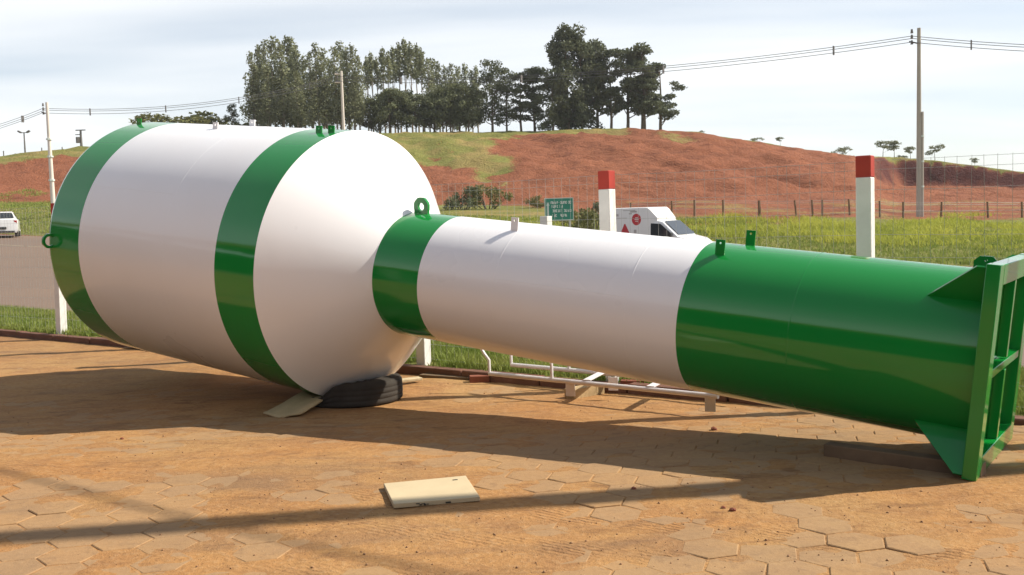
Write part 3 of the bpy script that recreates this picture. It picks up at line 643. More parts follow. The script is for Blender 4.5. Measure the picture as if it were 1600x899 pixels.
# crumbs of dry earth and gravel scattered over the yard
nC = 2600; cxx = RNG.uniform(-1, 1, nC); cyy = 3.9 + 6.5 * RNG.random(nC) ** 1.5; cxx = cxx * (0.56 * cyy + 0.3); keep = fbm(cxx * 0.7, cyy * 0.7, 70, 3) > RNG.uniform(0.35, 0.6, nC)
cxx, cyy = cxx[keep], cyy[keep]; rC = 0.0025 + 0.0075 * RNG.random(len(cxx)) ** 3; czz = np.maximum(dirt_z(cxx, cyy), yard_z(cxx, cyy) - 0.002)
tet = np.array([(1, 0, -.3), (-.5, .87, -.3), (-.5, -.87, -.3), (.3, .5, .6), (-.6, 0, .5), (.3, -.5, .55)]); tf = np.array([(0, 1, 3), (1, 4, 3), (1, 2, 4), (2, 5, 4), (2, 0, 5), (0, 3, 5), (3, 4, 5), (0, 2, 1)])
qC = RNG.uniform(0, 6.28, len(cxx)); co, si = np.cos(qC), np.sin(qC); tt = tet[None] * rC[:, None, None] * RNG.uniform(0.7, 1.3, (len(cxx), 6, 3))
V = np.stack([tt[..., 0] * co[:, None] - tt[..., 1] * si[:, None] + cxx[:, None], tt[..., 0] * si[:, None] + tt[..., 1] * co[:, None] + cyy[:, None], tt[..., 2] + czz[:, None] + rC[:, None] * 0.2], -1).reshape(-1, 3)
F = (tf[None] + 6 * np.arange(len(cxx))[:, None, None]).reshape(-1, 3)
tag(obj('earth_crumbs', mesh_np('earth_crumbs', V, F), M['clod']), 'crumbs of dry earth scattered over the yard', 'gravel', kind='stuff')

# white pipe frame (guard rail section) lying behind the column
pf_ = empty('pipe_frame', (0.65, 9.1, -0.06)); tag(pf_, 'white tubular guard rail frame lying on blocks behind the column', 'pipe frame')
O = Vector((0.65, 9.1, -0.06))
nA, nB = Vector((-0.24, 9.43, 0.10)), Vector((1.62, 7.86, 0.11)); fA, fB = Vector((-0.03, 9.95, 0.10)), Vector((1.95, 8.35, 0.10))
def pipe(pts, r, name): MB().tube([Vector(p) - O for p in pts], r, 10).build(name, M['pipe'], pf_, True)
pipe([nA, nB], 0.021, 'rail'); pipe([fA, fB], 0.021, 'rail')
def lerp(a, b, f): return a + (b - a) * f
side = (fA - nA).normalized()
for P0, P1, fs, sg in ((nA, nB, (0.0, 0.31), 1), (fA, fB, (0.0, 0.28, 0.5), 1)):
    for f in fs:
        p = lerp(P0, P1, f); back = Vector((-0.09, 0.05, 0)) if f == 0 else Vector((-0.01, 0.02, 0))
        pipe([p, p + Vector((0, 0, 0.13)), p + back * 0.5 + Vector((0, 0, 0.19)), p + back + Vector((0, 0, 0.27))], 0.015, 'upright')
for f in (0.47, 0.74):
    a_, b_ = lerp(nA, nB, f), lerp(fA, fB, f - 0.02); mid = (a_ + b_) / 2 - O; dv = b_ - a_
    MB().box(mid + Vector((0, 0, 0.03)), (dv.length, 0.07, 0.008), math.atan2(dv.y, dv.x)).build('cross_strap', M['pipe'], pf_)
for f in (0.395, 0.97):
    p = lerp(nA, nB, f); MB().box(p - O + Vector((0, 0.0, -0.07)), (0.085, 0.008, 0.12), -0.3).build('foot_plate', M['pipe'], pf_)
p = lerp(nA, nB, 0.55) + side * 0.25; MB().box(p - O + Vector((0, 0, -0.03)), (0.085, 0.008, 0.12), -0.3).build('foot_plate', M['pipe'], pf_)

# ------------------------------------------------------------------ open shed behind the photographer (mirrored in the glossy paint)
shed = empty('open_shed', (-0.578 * 5.2, -0.816 * 5.2, 0.0)); shed.rotation_euler = (0, 0, math.atan2(TD[1], TD[0])); tag(shed, 'open fronted steel shed behind the photographer, mirrored in the green paint', 'shed')
M['shedwall'] = simple('shed_cladding', (0.30, 0.29, 0.27), 0.7, 0.4, 0.6); M['shedroof'] = simple('red_brown_roof_sheet', (0.22, 0.075, 0.045), 0.7, 0.4, 0.6); M['slab'] = simple('oily_concrete_floor', (0.16, 0.14, 0.12), 0.85, 0.5, 1.2)
MB().prism([(0.25, 4.75), (0.25, 4.95), (-7.0, 6.3), (-14.0, 4.95), (-14.0, 4.75), (-7.0, 6.1)], 0, -30, 26).build('roof', M['shedroof'], shed)
MB().box((-2, 0.29, 4.78), (56, 0.06, 0.55)).build('fascia', M['shedroof'], shed)
MB().box((-2, -13.9, 2.4), (56, 0.15, 4.8)).build('back_wall', M['shedwall'], shed)
for x_ in (-29.9, 25.9): MB().box((x_, -7, 2.4), (0.15, 13.6, 4.8)).build('side_wall', M['shedwall'], shed)
MB().box((-2, -7, -0.02), (55, 13.4, 0.1)).build('floor_slab', M['slab'], shed)
for k in range(9): MB().box((-29 + 6.8 * k, 0.0, 2.3), (0.28, 0.28, 4.7)).build('column', M['shedwall'], shed)

# ------------------------------------------------------------------ grass
def blades(name, pts, h0, h1, wd, lean, mat, rng, per=5, spread=0.08, hs=None):
    n = len(pts); P = np.repeat(pts, per, axis=0); N = len(P)
    P = P + np.stack([rng.normal(0, spread, N), rng.normal(0, spread, N), np.zeros(N)], -1)
    sc_ = np.repeat(rng.uniform(0.6, 1.15, n) * (1.0 if hs is None else hs), per); h = rng.uniform(h0, h1, N) * sc_; an = rng.uniform(0, 2 * np.pi, N); q = rng.uniform(0, 2 * np.pi, N)
    ln = rng.uniform(0.1, 1.0, N) * lean * h
    w_ = np.stack([np.cos(an), np.sin(an), np.zeros(N)], -1) * (wd * rng.uniform(0.6, 1.3, N))[:, None]
    dirn = np.stack([np.cos(q), np.sin(q), np.zeros(N)], -1)
    m1 = P + dirn * (ln * 0.35)[:, None] + np.array([0, 0, 1]) * (h * 0.6)[:, None]; tp = P + dirn * ln[:, None] + np.array([0, 0, 1]) * h[:, None]
    V = np.stack([P - w_, P + w_, m1 + w_ * 0.8, m1 - w_ * 0.8, tp], 1).reshape(-1, 3); i = np.arange(N) * 5
    F = np.concatenate([np.stack([i, i + 1, i + 2], -1), np.stack([i, i + 2, i + 3], -1), np.stack([i + 3, i + 2, i + 4], -1)])
    return obj(name, mesh_np(name, V, F), mat)
# tall field grass beyond the road
n = 85000; a = RNG.uniform(-62, 50, n); b = RNG.uniform(23.0, 52, n); x, y = xy(a, b); z, p, th, _, _ = land(x, y)
cl = fbm(x * 0.22, y * 0.22, 80, 3); edge = 24.2 + 4.5 * fbm(a * 0.12, a * 0 + 3, 83, 2)
keep = (p < 1.02 + (cl - 0.5) * 0.5) & (b > edge) & (cl > 0.41) & (((th > -0.10) & (th < 0.62)) | ((th < -0.42) & (th > -0.62)))
pts = np.stack([x, y, z - 0.02], -1)[keep]
tag(blades('tall_grass', pts, 0.08, 0.30, 0.014, 1.4, M['grass'], RNG, 7, 0.22, np.clip(0.35 + 1.9 * (fbm(pts[:, 0] * 0.5, pts[:, 1] * 0.5, 86, 3) - 0.25), 0.3, 1.5)), 'tall yellow green grass in the field across the road', 'grass', kind='stuff')
n = 40000; a = RNG.uniform(-62, 50, n); b = RNG.uniform(19.0, 33, n); x, y = xy(a, b); z, p, th, _, _ = land(x, y)
keep = (b > edge_b(a) + 0.1 + 0.5 * fbm(a * 0.6, a * 0, 84, 2)) & (((th > -0.10) & (th < 0.62)) | ((th < -0.42) & (th > -0.62)))
tag(blades('short_grass', np.stack([x, y, z - 0.01], -1)[keep], 0.06, 0.16, 0.02, 0.7, M['lawn'], RNG, 4, 0.15), 'short mown grass along the far edge of the road', 'grass', kind='stuff')
# lawn verge behind the kerb
n = 60000; a = RNG.uniform(-6, 20, n); b = RNG.uniform(0.04, 2.0, n); x, y = xy(a, b); z, p, th, _, _ = land(x, y)
cl = fbm(x * 1.2, y * 1.2, 90, 3); keep = (np.abs(th) < 0.6) & (cl > 0.3)
tag(blades('lawn', np.stack([x, y, z - 0.01], -1)[keep], 0.04, 0.13, 0.006, 0.8, M['lawn'], RNG, 4, 0.05), 'green lawn strip between the kerb and the road', 'grass', kind='stuff')

# ------------------------------------------------------------------ trees
def crown(name, clumps, n, leaf, rng, mat, shell=0.45):
    cl = np.array(clumps, float); wgt = cl[:, 3] * cl[:, 4] * cl[:, 5]; wgt = wgt ** 0.8; wgt /= wgt.sum()
    k = rng.choice(len(cl), n, p=wgt); v = rng.normal(size=(n, 3)); v /= np.linalg.norm(v, axis=1)[:, None]
    r = rng.uniform(shell ** 3, 1.0, n) ** (1 / 3) * rng.uniform(0.8, 1.12, n)
    c = cl[k, :3] + v * r[:, None] * cl[k, 3:6]
    nrm = rng.normal(size=(n, 3)) + np.array([0, 0, 0.5]); nrm /= np.linalg.norm(nrm, axis=1)[:, None]
    t1 = np.cross(nrm, rng.normal(size=(n, 3))); t1 /= np.linalg.norm(t1, axis=1)[:, None]; t2 = np.cross(nrm, t1)
    s1 = (leaf * rng.uniform(0.6, 1.5, n))[:, None]; s2 = s1 * rng.uniform(0.35, 0.75, n)[:, None]
    V = np.stack([c - t1 * s1, c + t2 * s2, c + t1 * s1, c - t2 * s2], 1).reshape(-1, 3)
    F = np.arange(n * 4).reshape(n, 4); me = mesh_np(name, V, F); me.materials.append(mat); return me
def trunk_mesh(name, H, r0, rng, mat, clumps, nbr=8, lean=0.02, topf=0.95):
    m = MB(); pts = []; x = y = 0.0
    for i in range(7):
        pts.append((x, y, H * topf * i / 6)); x += rng.normal(0, lean * H / 6) ; y += rng.normal(0, lean * H / 6)
    m.tube(pts, [r0 * (1 - 0.82 * i / 6) for i in range(7)], 7)
    for c in sorted(clumps, key=lambda c: -c[3])[:nbr]:
        zb_ = max(H * 0.12, c[2] - 0.25 * H * rng.uniform(0.3, 0.9)); f = min(0.98, zb_ / (H * topf)) * 6; i = int(f); i = min(i, 5); q = f - i
        b0 = Vector(pts[i]).lerp(Vector(pts[i + 1]), q); e = Vector(c[:3]); mid = b0.lerp(e, 0.55) + Vector((0, 0, -0.04 * H * rng.random()))
        rb = r0 * (1 - 0.8 * zb_ / H) * 0.45; m.tube([b0, mid, e], [rb, rb * 0.7, rb * 0.3], 5)
    me = m.mesh(name, True); me.materials.append(mat); return me
TPL = {}
def tpl_euc(seed, dense):
    g = np.random.default_rng(seed); H = 11.0; cl = []
    zlo = 0.22 if dense else 0.66
    for i in range(22 if dense else 9):
        f = zlo + (1 - zlo) * (i + g.random()) / (22 if dense else 9); rad = (1.05 if dense else 0.75) * (1 - max(0, f - 0.5) * 1.5) * g.uniform(0.3, 1.1); q = g.uniform(0, 6.28)
        s_ = (0.72 if dense else 0.5) * (1.18 - 0.75 * f) + 0.18; cl.append((rad * math.cos(q), rad * math.sin(q), f * H, s_, s_, s_ * 1.25))
    cl.append((0, 0, H * 0.975, 0.30, 0.30, 0.75)); cl.append((0.1, 0.1, H * 0.90, 0.45, 0.45, 0.8))
    return (trunk_mesh('trunk', H, 0.13, g, M['euc_bark'], cl, 9, 0.015, 0.97), crown('crown', cl, 2300 if dense else 800, 0.14, g, M['euc'], 0.3), H)
def tpl_pine(seed, lo=0.35, wid=2.4, n=22, leaves=3200, flat=0.55, leaf=0.17, mat='pine'):
    g = np.random.default_rng(seed); H = 11.0; cl = []
    for i in range(n):
        f = lo + (0.97 - lo) * (i + g.random()) / n; rad = wid * (0.45 + 0.75 * math.sin(math.pi * min(1, (f - lo) / (1 - lo) * 0.8 + 0.18))) * g.uniform(0.25, 1.0); q = g.uniform(0, 6.28)
        s_ = g.uniform(0.6, 1.15) * wid / 2.4; cl.append((rad * math.cos(q), rad * math.sin(q), f * H, s_, s_, s_ * flat))
    cl.append((0, 0, H * 0.95, 0.9 * wid / 2.4, 0.9 * wid / 2.4, 0.55))
    return (trunk_mesh('trunk', H, 0.21, g, M['bark'], cl, 18, 0.02, 0.93), crown('crown', cl, leaves, leaf, g, M[mat], 0.25), H)
def tpl_bush(seed, mat, n=14, H=2.0, wid=1.3, leaves=1500, leaf=0.075):
    g = np.random.default_rng(seed); cl = []
    for i in range(n):
        q = g.uniform(0, 6.28); rad = wid * math.sqrt(g.random()); s_ = g.uniform(0.28, 0.5) * wid / 1.3
        cl.append((rad * math.cos(q), rad * math.sin(q), H * g.uniform(0.25, 0.85) * (1 - 0.3 * rad / wid), s_, s_, s_ * 0.85))
    m = MB()
    for c in cl[:9]: m.tube([(c[0] * 0.2, c[1] * 0.2, -0.05), (c[0] * 0.55, c[1] * 0.55, c[2] * 0.5), c[:3]], [0.035, 0.025, 0.01], 5)
    tm = m.mesh('stem', True); tm.materials.append(M['bark']); return (tm, crown('foliage', cl, leaves, leaf, g, mat, 0.3), H)
def tpl_sav(seed, n=10, leaves=620):
    g = np.random.default_rng(seed); H = 4.0; cl = []
    for i in range(n):
        q = g.uniform(0, 6.28); rad = g.uniform(0, 1.2); s_ = g.uniform(0.35, 0.7); cl.append((rad * math.cos(q), rad * math.sin(q), H * g.uniform(0.5, 0.93), s_, s_, s_ * 0.75))
    return (trunk_mesh('trunk', H, 0.06, g, M['bark'], cl, 5, 0.03, 0.85), crown('crown', cl, leaves, 0.13, g, M['pale'], 0.2), H)
for i in range(4): TPL['e%d' % i] = tpl_euc(100 + i, True); TPL['s%d' % i] = tpl_euc(200 + i, False)
for i in range(4): TPL['p%d' % i] = tpl_pine(300 + i, 0.22 + 0.04 * i, 2.4, 30, 4400)
TPL['d0'] = tpl_pine(320, 0.08, 2.7, 60, 9000, 0.8); TPL['d1'] = tpl_pine(321, 0.04, 2.6, 52, 7500, 0.85)
TPL['o0'] = tpl_pine(330, 0.16, 2.5, 40, 3600, 0.7); TPL['u0'] = tpl_pine(340, 0.30, 4.0, 26, 2600, 0.75, 0.27, 'under'); TPL['u1'] = tpl_pine(341, 0.24, 3.8, 26, 2600, 0.8, 0.27, 'under')
for i in range(3): TPL['b%d' % i] = tpl_bush(400 + i, M['olive']); TPL['v%d' % i] = tpl_sav(500 + i)
TPL['g0'] = tpl_bush(420, M['pine']); TPL['m0'] = tpl_bush(430, M['pale'], 10, 2.0, 1.2, 1100)
def tree(px, pytop, Yd, tpl, name, label, cat='tree', group=None, wide=1.0, sink=0.08, dx=0.0):
    tm, cm_, H = TPL[tpl]
    p = at(px, 207, Yd); x, y = p[0] + dx, p[1]; z = landz(x, y) + float(rough(np.array([x]), np.array([y]), land(np.array([x]), np.array([y]))[1])[0])
    p = at(px, pytop + 0.0, Yd); hz = p[2] - z; s_ = max(0.05, hz / H)
    r = empty(name, (p[0] + dx, y, z - sink), random.uniform(0, 6.28)); r.scale = (s_ * wide, s_ * wide, s_)
    tag(r, label, cat, group)
    n1, n2 = ('stem', 'foliage') if tpl[0] in 'bgm' else ('trunk', 'crown')
    link(bpy.data.objects.new(n1, tm), r); link(bpy.data.objects.new(n2, cm_), r); return r
rt = random.Random(21)
ORD = 'first second third fourth fifth sixth seventh eighth ninth tenth eleventh twelfth thirteenth fourteenth fifteenth sixteenth seventeenth eighteenth'.split()
# dense eucalyptus stand (left), thin eucalyptus (middle), then the conifers
dense_tops = [(392, 82), (402, 72), (412, 66), (424, 60), (436, 66), (447, 58), (455, 62), (463, 74), (473, 88), (483, 84), (493, 70), (502, 78), (513, 92), (522, 74), (532, 68), (541, 76), (549, 72), (558, 88)]
for i, (x, yt) in enumerate(dense_tops):
    lab = 'tall leafy eucalyptus, %s crown tip from the left in the dense stand' % ORD[i]
    if i == 0: lab = 'leafy eucalyptus at the far left edge of the dense stand'
    if i == 5: lab = 'tallest pointed eucalyptus of the dense stand behind the tank'
    tree(x, yt, 114 + rt.uniform(-3, 12), 'e%d' % (i % 4), 'eucalyptus_tree', lab, 'tree', 'dense eucalyptus stand', 0.98)
for i, (x, yt) in enumerate([(398, 108), (418, 102), (440, 98), (462, 112), (486, 114), (508, 120), (530, 112), (552, 118)]):
    tree(x, yt, 111 + rt.uniform(0, 3), 'e%d' % ((i + 2) % 4), 'eucalyptus_tree', 'lower eucalyptus at the front of the dense stand, %s from the left' % ORD[i], 'tree', 'front row of the eucalyptus stand', 1.25)
thin = [(572, 92), (579, 84), (588, 92), (597, 78), (606, 84), (613, 76), (622, 70), (631, 64), (640, 70), (650, 72), (657, 78)]
for i, (x, yt) in enumerate(thin):
    lab = 'thin bare trunked eucalyptus, %s from the left in the sparse row' % ORD[i]
    if i == 7: lab = 'tallest of the thin bare trunked eucalyptus on the hilltop'
    tree(x, yt, 118 + rt.uniform(-3, 8), 's%d' % (i % 4), 'eucalyptus_tree', lab, 'tree', 'thin eucalyptus row', 0.95)
for i, (x, yt) in enumerate([(668, 92), (676, 94), (684, 98), (694, 104), (704, 100), (714, 106), (725, 102), (736, 110), (744, 104)]):
    tree(x, yt, 117 + rt.uniform(-3, 8), 'e%d' % ((i + 1) % 4), 'eucalyptus_tree', 'leafy eucalyptus between sparse row and dark conifers, %s from the left' % ORD[i], 'tree', 'eucalyptus right of the thin row', 1.0)
for i, (x, yt) in enumerate([(578, 152), (592, 146), (606, 140), (620, 138), (634, 142), (648, 146), (662, 150), (676, 146), (690, 138), (702, 140), (716, 130), (730, 134)]):
    tree(x, yt, 112.5 + rt.uniform(-1, 2), 'u%d' % (i % 2), 'understory_tree', 'short round topped dark tree on the hill edge, %s from the left' % ORD[i], 'tree', 'short trees along the hill edge', 1.05)
tree(766, 92, 113, 'o0', 'open_branched_tree', 'open branched dark tree with a round tuft at its top', wide=1.0)
tree(789, 104, 114, 'o0', 'open_branched_tree', 'sparse see through tree just right of the tufted one', wide=0.85)
tree(833, 103, 114, 'p0', 'conifer_tree', 'slim conifer with ragged tiers left of the big dark conifer', wide=1.15)
tree(812, 112, 113, 'p1', 'conifer_tree', 'ragged thin conifer between the sparse tree and the slim tiered conifer', wide=1.15)
tree(884, 40, 112, 'd0', 'conifer_tree', 'largest darkest conifer towering over the hilltop', wide=0.92)
tree(862, 118, 111, 'd1', 'conifer_tree', 'dense low dark conifer against the left side of the largest one', wide=1.15)
tree(906, 62, 113, 'd1', 'conifer_tree', 'dense dark conifer against the right side of the largest one', wide=0.95)
tree(930, 64, 114, 'p0', 'conifer_tree', 'tall conifer with open lower trunk next to the dark clump', wide=0.95)
tree(952, 76, 113, 'p1', 'conifer_tree', 'conifer in the middle of the open trunked group', wide=0.95)
tree(978, 74, 114, 'p2', 'conifer_tree', 'conifer left of the rightmost tall pair', wide=1.15)
tree(1001, 70, 113, 'p0', 'conifer_tree', 'tallest conifer of the right hand group on the hilltop', wide=1.1)
tree(1030, 98, 114, 'p1', 'conifer_tree', 'rightmost conifer leaning out over the open sky', wide=1.3)
tree(1006, 120, 112, 'p3', 'conifer_tree', 'low conifer filling the foot of the right hand group', wide=1.3)
# trees behind the tank on the left
for i, (x, yt, tp, wd, lab) in enumerate(((266, 167, 'b0', 1.35, 'bushy olive tree farthest left above the tank body'), (292, 160, 'b1', 1.7, 'broad olive tree above the white tank body'), (318, 168, 'b2', 1.8, 'low olive tree right of the broad one above the tank'), (344, 176, 'b0', 1.8, 'low olive scrub between the olive trees and the dark tufted tree'), (362, 161, 'o0', 1.0, 'dark tufted tree above the tank left of the eucalyptus'))):
    tree(x, yt, 120, tp, 'hill_tree', lab, wide=wd if tp[0] == 'b' else 0.8)
# small trees on the right skyline
for i, (x, yt, tp, lab) in enumerate(((1096, 202, 'm0', 'tiny scrub tuft on the skyline right of the conifers'), (1183, 212, 'm0', 'small scrub tuft on the descending skyline'), (1219, 213, 'v0', 'small flat crowned tree on the descending skyline'), (1316, 226, 'm0', 'rounded shrub on the skyline left of the red topped post'), (1379, 219, 'v1', 'small tree with a round crown right of the red topped post'), (1397, 219, 'v2', 'pale spindly tree beside the round crowned one'), (1423, 228, 'v0', 'flat crowned small tree left of the tall pole'), (1461, 226, 'v1', 'small tree just right of the tall pole'), (1523, 246, 'v2', 'sparse little tree above the dark red bank'), (1408, 240, 'm0', 'low scrub below the small trees left of the tall pole'))):
    tree(x, yt, 118 if x > 1330 else 106, tp, 'skyline_tree', lab, wide=1.45 if tp[0] == 'v' else 1.6)
# bushes at the foot of the hill and along the field edge
for x, yt, Yd, tp, wd, lab in ((722, 282, 60, 'g0', 1.0, 'dark rounded bush left half of the pair below the red slope'), (762, 278, 61, 'b1', 1.1, 'olive rounded bush right half of the pair below the red slope'), (838, 298, 62, 'b0', 1.0, 'low olive bush at the foot of the slope left of the green sign'), (913, 312, 41, 'b2', 0.85, 'tall olive bush between the green sign and the red topped post'), (930, 304, 43, 'g0', 0.8, 'dark bush right behind the middle red topped post'), (888, 318, 47, 'b1', 0.9, 'olive bush directly behind the green sign'), (868, 306, 64, 'm0', 1.2, 'pale scrub at the foot of the red slope above the sign')):
    p = at(x, 330, Yd); tree(x, yt, Yd, tp, 'bush', lab, 'bush', wide=wd)

# ------------------------------------------------------------------ utility poles and wires
def pole(px, pytop, Yd, r0, mat, label, lean=0.0):
    p = at(px, 300, Yd); x, y = p[0], p[1]; z = landz(x, y); top = at(px, pytop, Yd); H = top[2] - z
    r = empty('utility_pole', (x, y, z - 0.1)); tag(r, label, 'utility pole')
    MB().tube([(0, 0, 0), (0, 0, H + 0.1)], [r0, r0 * 0.62], 12).build('shaft', mat, r, True)
    MB().tube([(-0.02, 0.02, H - 0.62), (-0.42, 0.12, H - 0.50)], 0.035, 6).build('bracket', M['insul'], r, True)
    for dz in (-0.62, -0.36, -0.10): MB().tube([(-0.30, 0.10, H + dz - 0.02), (-0.30, 0.10, H + dz + 0.17)], [0.07, 0.045], 7).build('insulator', M['insul'], r, True)
    return r, Vector((x, y, z)), H
pr, ploc, pH = pole(1436, 44, 48, 0.135, M['pole'], 'tall grey concrete utility pole standing in the field on the right')
MB().tube([(0.14, -0.05, 0.0), (0.14, -0.05, 5.1)], 0.07, 8).build('service_mast', M['pole'], pr, True)
for z_ in (1.5, 2.7, 3.9): MB().tube([(0.14, -0.05, z_), (0.14, -0.05, z_ + 0.09)], 0.09, 8).build('clamp', M['signwhite'], pr, True)
pm_, mloc, mH = pole(541, 111, 68, 0.125, M['pole_pale'], 'pale concrete utility pole rising in front of the eucalyptus')
MB().tube([(0.0, 0.0, mH - 0.1), (-0.45, 0.0, mH - 0.1)], 0.05, 6).build('arm', M['pole_pale'], pm_, True)
MB().tube([(0.0, 0.0, mH - 0.65), (-0.45, 0.0, mH - 0.65)], 0.05, 6).build('arm', M['pole_pale'], pm_, True)
pl_, lloc, lH = pole(82, 160, 64, 0.15, M['pole_pale'], 'pale utility pole at the left beyond the road')
for z_ in (2.4, 3.9, 5.0): MB().tube([(0, 0, z_), (0, 0, z_ + 0.10)], 0.2, 8).build('clamp', M['signwhite'], pl_, True)
# pole outside the frame on the right whose shadow crosses the yard
RPX, RPY = 8.0, 6.50
rp_ = empty('utility_pole', (RPX, RPY, -0.05)); tag(rp_, 'concrete utility pole on the verge outside the picture casting the thin shadow', 'utility pole')
MB().tube([(0, 0, 0), (0, 0, 12.5)], [0.17, 0.105], 12).build('shaft', M['pole'], rp_, True)
def wires(p0, p1, sag, label, rw=0.015, nsp=4):
    d = p1 - p0; r = empty('power_line', p0); tag(r, label, 'power line', 'overhead line')
    sd = Vector((-d.y, d.x, 0)).normalized()
    for oy, oz in ((0.0, 0.0), (0.10, -0.10), (-0.08, -0.30)):
        pts = [d * f + sd * oy + Vector((0, 0, oz - sag * 4 * f * (1 - f))) for f in np.linspace(0, 1, 25)]
        MB().tube(pts, rw, 5, False).build('wire', M['cable'], r, True)
    for f in (np.arange(nsp) + 0.6) / nsp:
        c = d * f + Vector((0, 0, -sag * 4 * f * (1 - f)))
        MB().box(c + Vector((0, 0, -0.17)), (0.06, 0.16, 0.44), math.atan2(d.y, d.x)).build('spacer', M['insul'], r)
tp = lambda loc, H, dz=-0.35: loc + Vector((-0.3, 0.1, H + dz))
T_r, T_m, T_l = tp(ploc, pH), tp(mloc, mH), tp(lloc, lH)
rq = copy_tree(rp_); rq.location = (RPX - 30.7, RPY + 22.4, 0.9); tag(rq, 'concrete utility pole on the verge left of the picture carrying the roadside cable', 'utility pole')
Tq = Vector((RPX, RPY + 0.12, 8.75))
cb = empty('power_line', Tq); tag(cb, 'bundled roadside cable above the yard whose soft shadow crosses the dirt', 'power line', 'overhead line')
for sg_, zz in ((-1, 0.9), (1, -0.6)): MB().tube([(EF[0] * 38 * sg_ * f, EF[1] * 38 * sg_ * f, zz * f - 1.6 * f * (1 - f)) for f in np.linspace(0, 1, 21)], 0.021, 7, False).build('wire', M['cable'], cb, True)
wires(T_m, T_r, 0.75, 'overhead cables between the middle pole and the tall right pole')
wires(T_l, T_m, 0.75, 'overhead cables between the left pole and the middle pole')
far_l = Vector(at(-190, 222, 84)); wires(far_l, T_l, 0.7, 'overhead cables leaving the left pole towards the left edge')
far_r = Vector(at(2150, 66, 40)); wires(T_r, far_r, 0.4, 'overhead cables leaving the tall pole towards the right edge')

# left skyline: floodlight mast, pole with transformer, fence stakes
p = at(40, 248, 104); zc = landz(p[0], p[1]); H = at(40, 206, 104)[2] - zc
r = empty('floodlight_mast', (p[0], p[1], zc - 0.1)); tag(r, 'slim floodlight mast with two lamp heads on the left skyline', 'lamp')
MB().tube([(0, 0, 0), (0, 0, H)], [0.10, 0.06], 7).build('mast', M['insul'], r, True); MB().tube([(-0.42, 0, H), (0.42, 0, H)], 0.045, 6).build('arm', M['insul'], r, True)
for sg in (-1, 1): MB().box((sg * 0.46, 0, H + 0.1), (0.34, 0.25, 0.16), M=Matrix.Rotation(-sg * 0.5, 3, 'Y')).build('lamp_head', M['insul'], r)
p = at(128, 240, 103); zc = landz(p[0], p[1]); H = at(128, 202, 103)[2] - zc
r = empty('utility_pole', (p[0], p[1], zc - 0.1)); tag(r, 'small pole with a transformer and crossarm on the left skyline', 'utility pole')
MB().tube([(0, 0, 0), (0, 0, H)], [0.15, 0.10], 7).build('shaft', M['insul'], r, True); MB().box((0, 0, H), (1.0, 0.12, 0.10)).build('crossarm', M['insul'], r); MB().box((-0.25, 0, H - 0.45), (0.6, 0.1, 0.08)).build('crossarm', M['insul'], r)
MB().tube([(-0.3, 0, H - 1.3), (-0.3, 0, H - 0.7)], 0.24, 8).build('transformer', M['insul'], r, True)
hf = empty('hill_fence', (0, 0, 0)); tag(hf, 'row of thin stakes along the left hill crest', 'fence')
for x, yt in ((6, 236), (24, 240), (66, 231), (98, 230), (112, 236)):
    p = at(x, 246, 99); zc = landz(p[0], p[1]); MB().tube([(p[0], p[1], zc - 0.2), (p[0], p[1], at(x, yt, 99)[2])], 0.055, 5).build('stake', M['insul'], hf, True)
# wooden post and wire fence across the field at the foot of the hill
rf = empty('ranch_fence', (0, 0, 0)); tag(rf, 'weathered wooden post and wire fence across the red field', 'fence')
tops = []
for x, yt, yb in ((985, 322, 346), (1050, 320, 345), (1085, 318, 344), (1130, 323, 344), (1187, 314, 342), (1245, 320, 342), (1270, 319, 341), (1285, 323, 341), (1328, 322, 341), (1375, 324, 342), (1411, 326, 343), (1470, 326, 344), (1544, 326, 345), (1597, 324, 346), (1660, 324, 348)):
    p = at(x, yb, 46.5); zc = landz(p[0], p[1]); H = max(0.75, at(x, yt, 46.5)[2] - zc)
    r0 = 0.075 if x == 1187 else 0.05
    MB().tube([(p[0], p[1], zc - 0.2), (p[0] + rt.gauss(0, 0.03), p[1], zc + H)], [r0, r0 * 0.85], 6).build('fence_post', M['wood'], rf, True); tops.append((p[0], p[1], zc, H))
for hz in (0.35, 0.62, 0.9):
    MB().tube([(q[0], q[1], q[2] + min(hz, q[3] - 0.04) ) for q in tops], 0.006, 4, False).build('fence_wire', M['wire'], rf)

# ------------------------------------------------------------------ green direction sign and white marker post
p = at(874, 345, 36.5); x, y = p[0], p[1]; zc = landz(x, y); c = Vector(at(874, 327, 36.5))
sg = empty('road_sign', (x, y, zc)); sg.rotation_euler = (0, 0, 0.06); tag(sg, 'green direction sign with a white arrow and four white text lines', 'sign')
SW, SH = 1.06, 0.82; h0 = c.z - zc
MB().box((0, 0, h0), (SW, 0.02, SH)).build('sign_panel', M['signgreen'], sg)
m = MB()
for cx_, cz_, sx_, sz_ in ((0, SH / 2 - 0.012, SW, 0.024), (0, -SH / 2 + 0.012, SW, 0.024), (-SW / 2 + 0.012, 0, 0.024, SH - 0.05), (SW / 2 - 0.012, 0, 0.024, SH - 0.05)): m.box((cx_, -0.013, h0 + cz_), (sx_, 0.006, sz_))
m.build('border', M['signwhite'], sg)
MB().prism([(-0.435, h0 - 0.33), (-0.375, h0 - 0.33), (-0.375, h0 + 0.14), (-0.345, h0 + 0.14), (-0.405, h0 + 0.27), (-0.465, h0 + 0.14), (-0.435, h0 + 0.14)], 1, -0.016, -0.011).build('arrow', M['signwhite'], sg)
rg = random.Random(4)
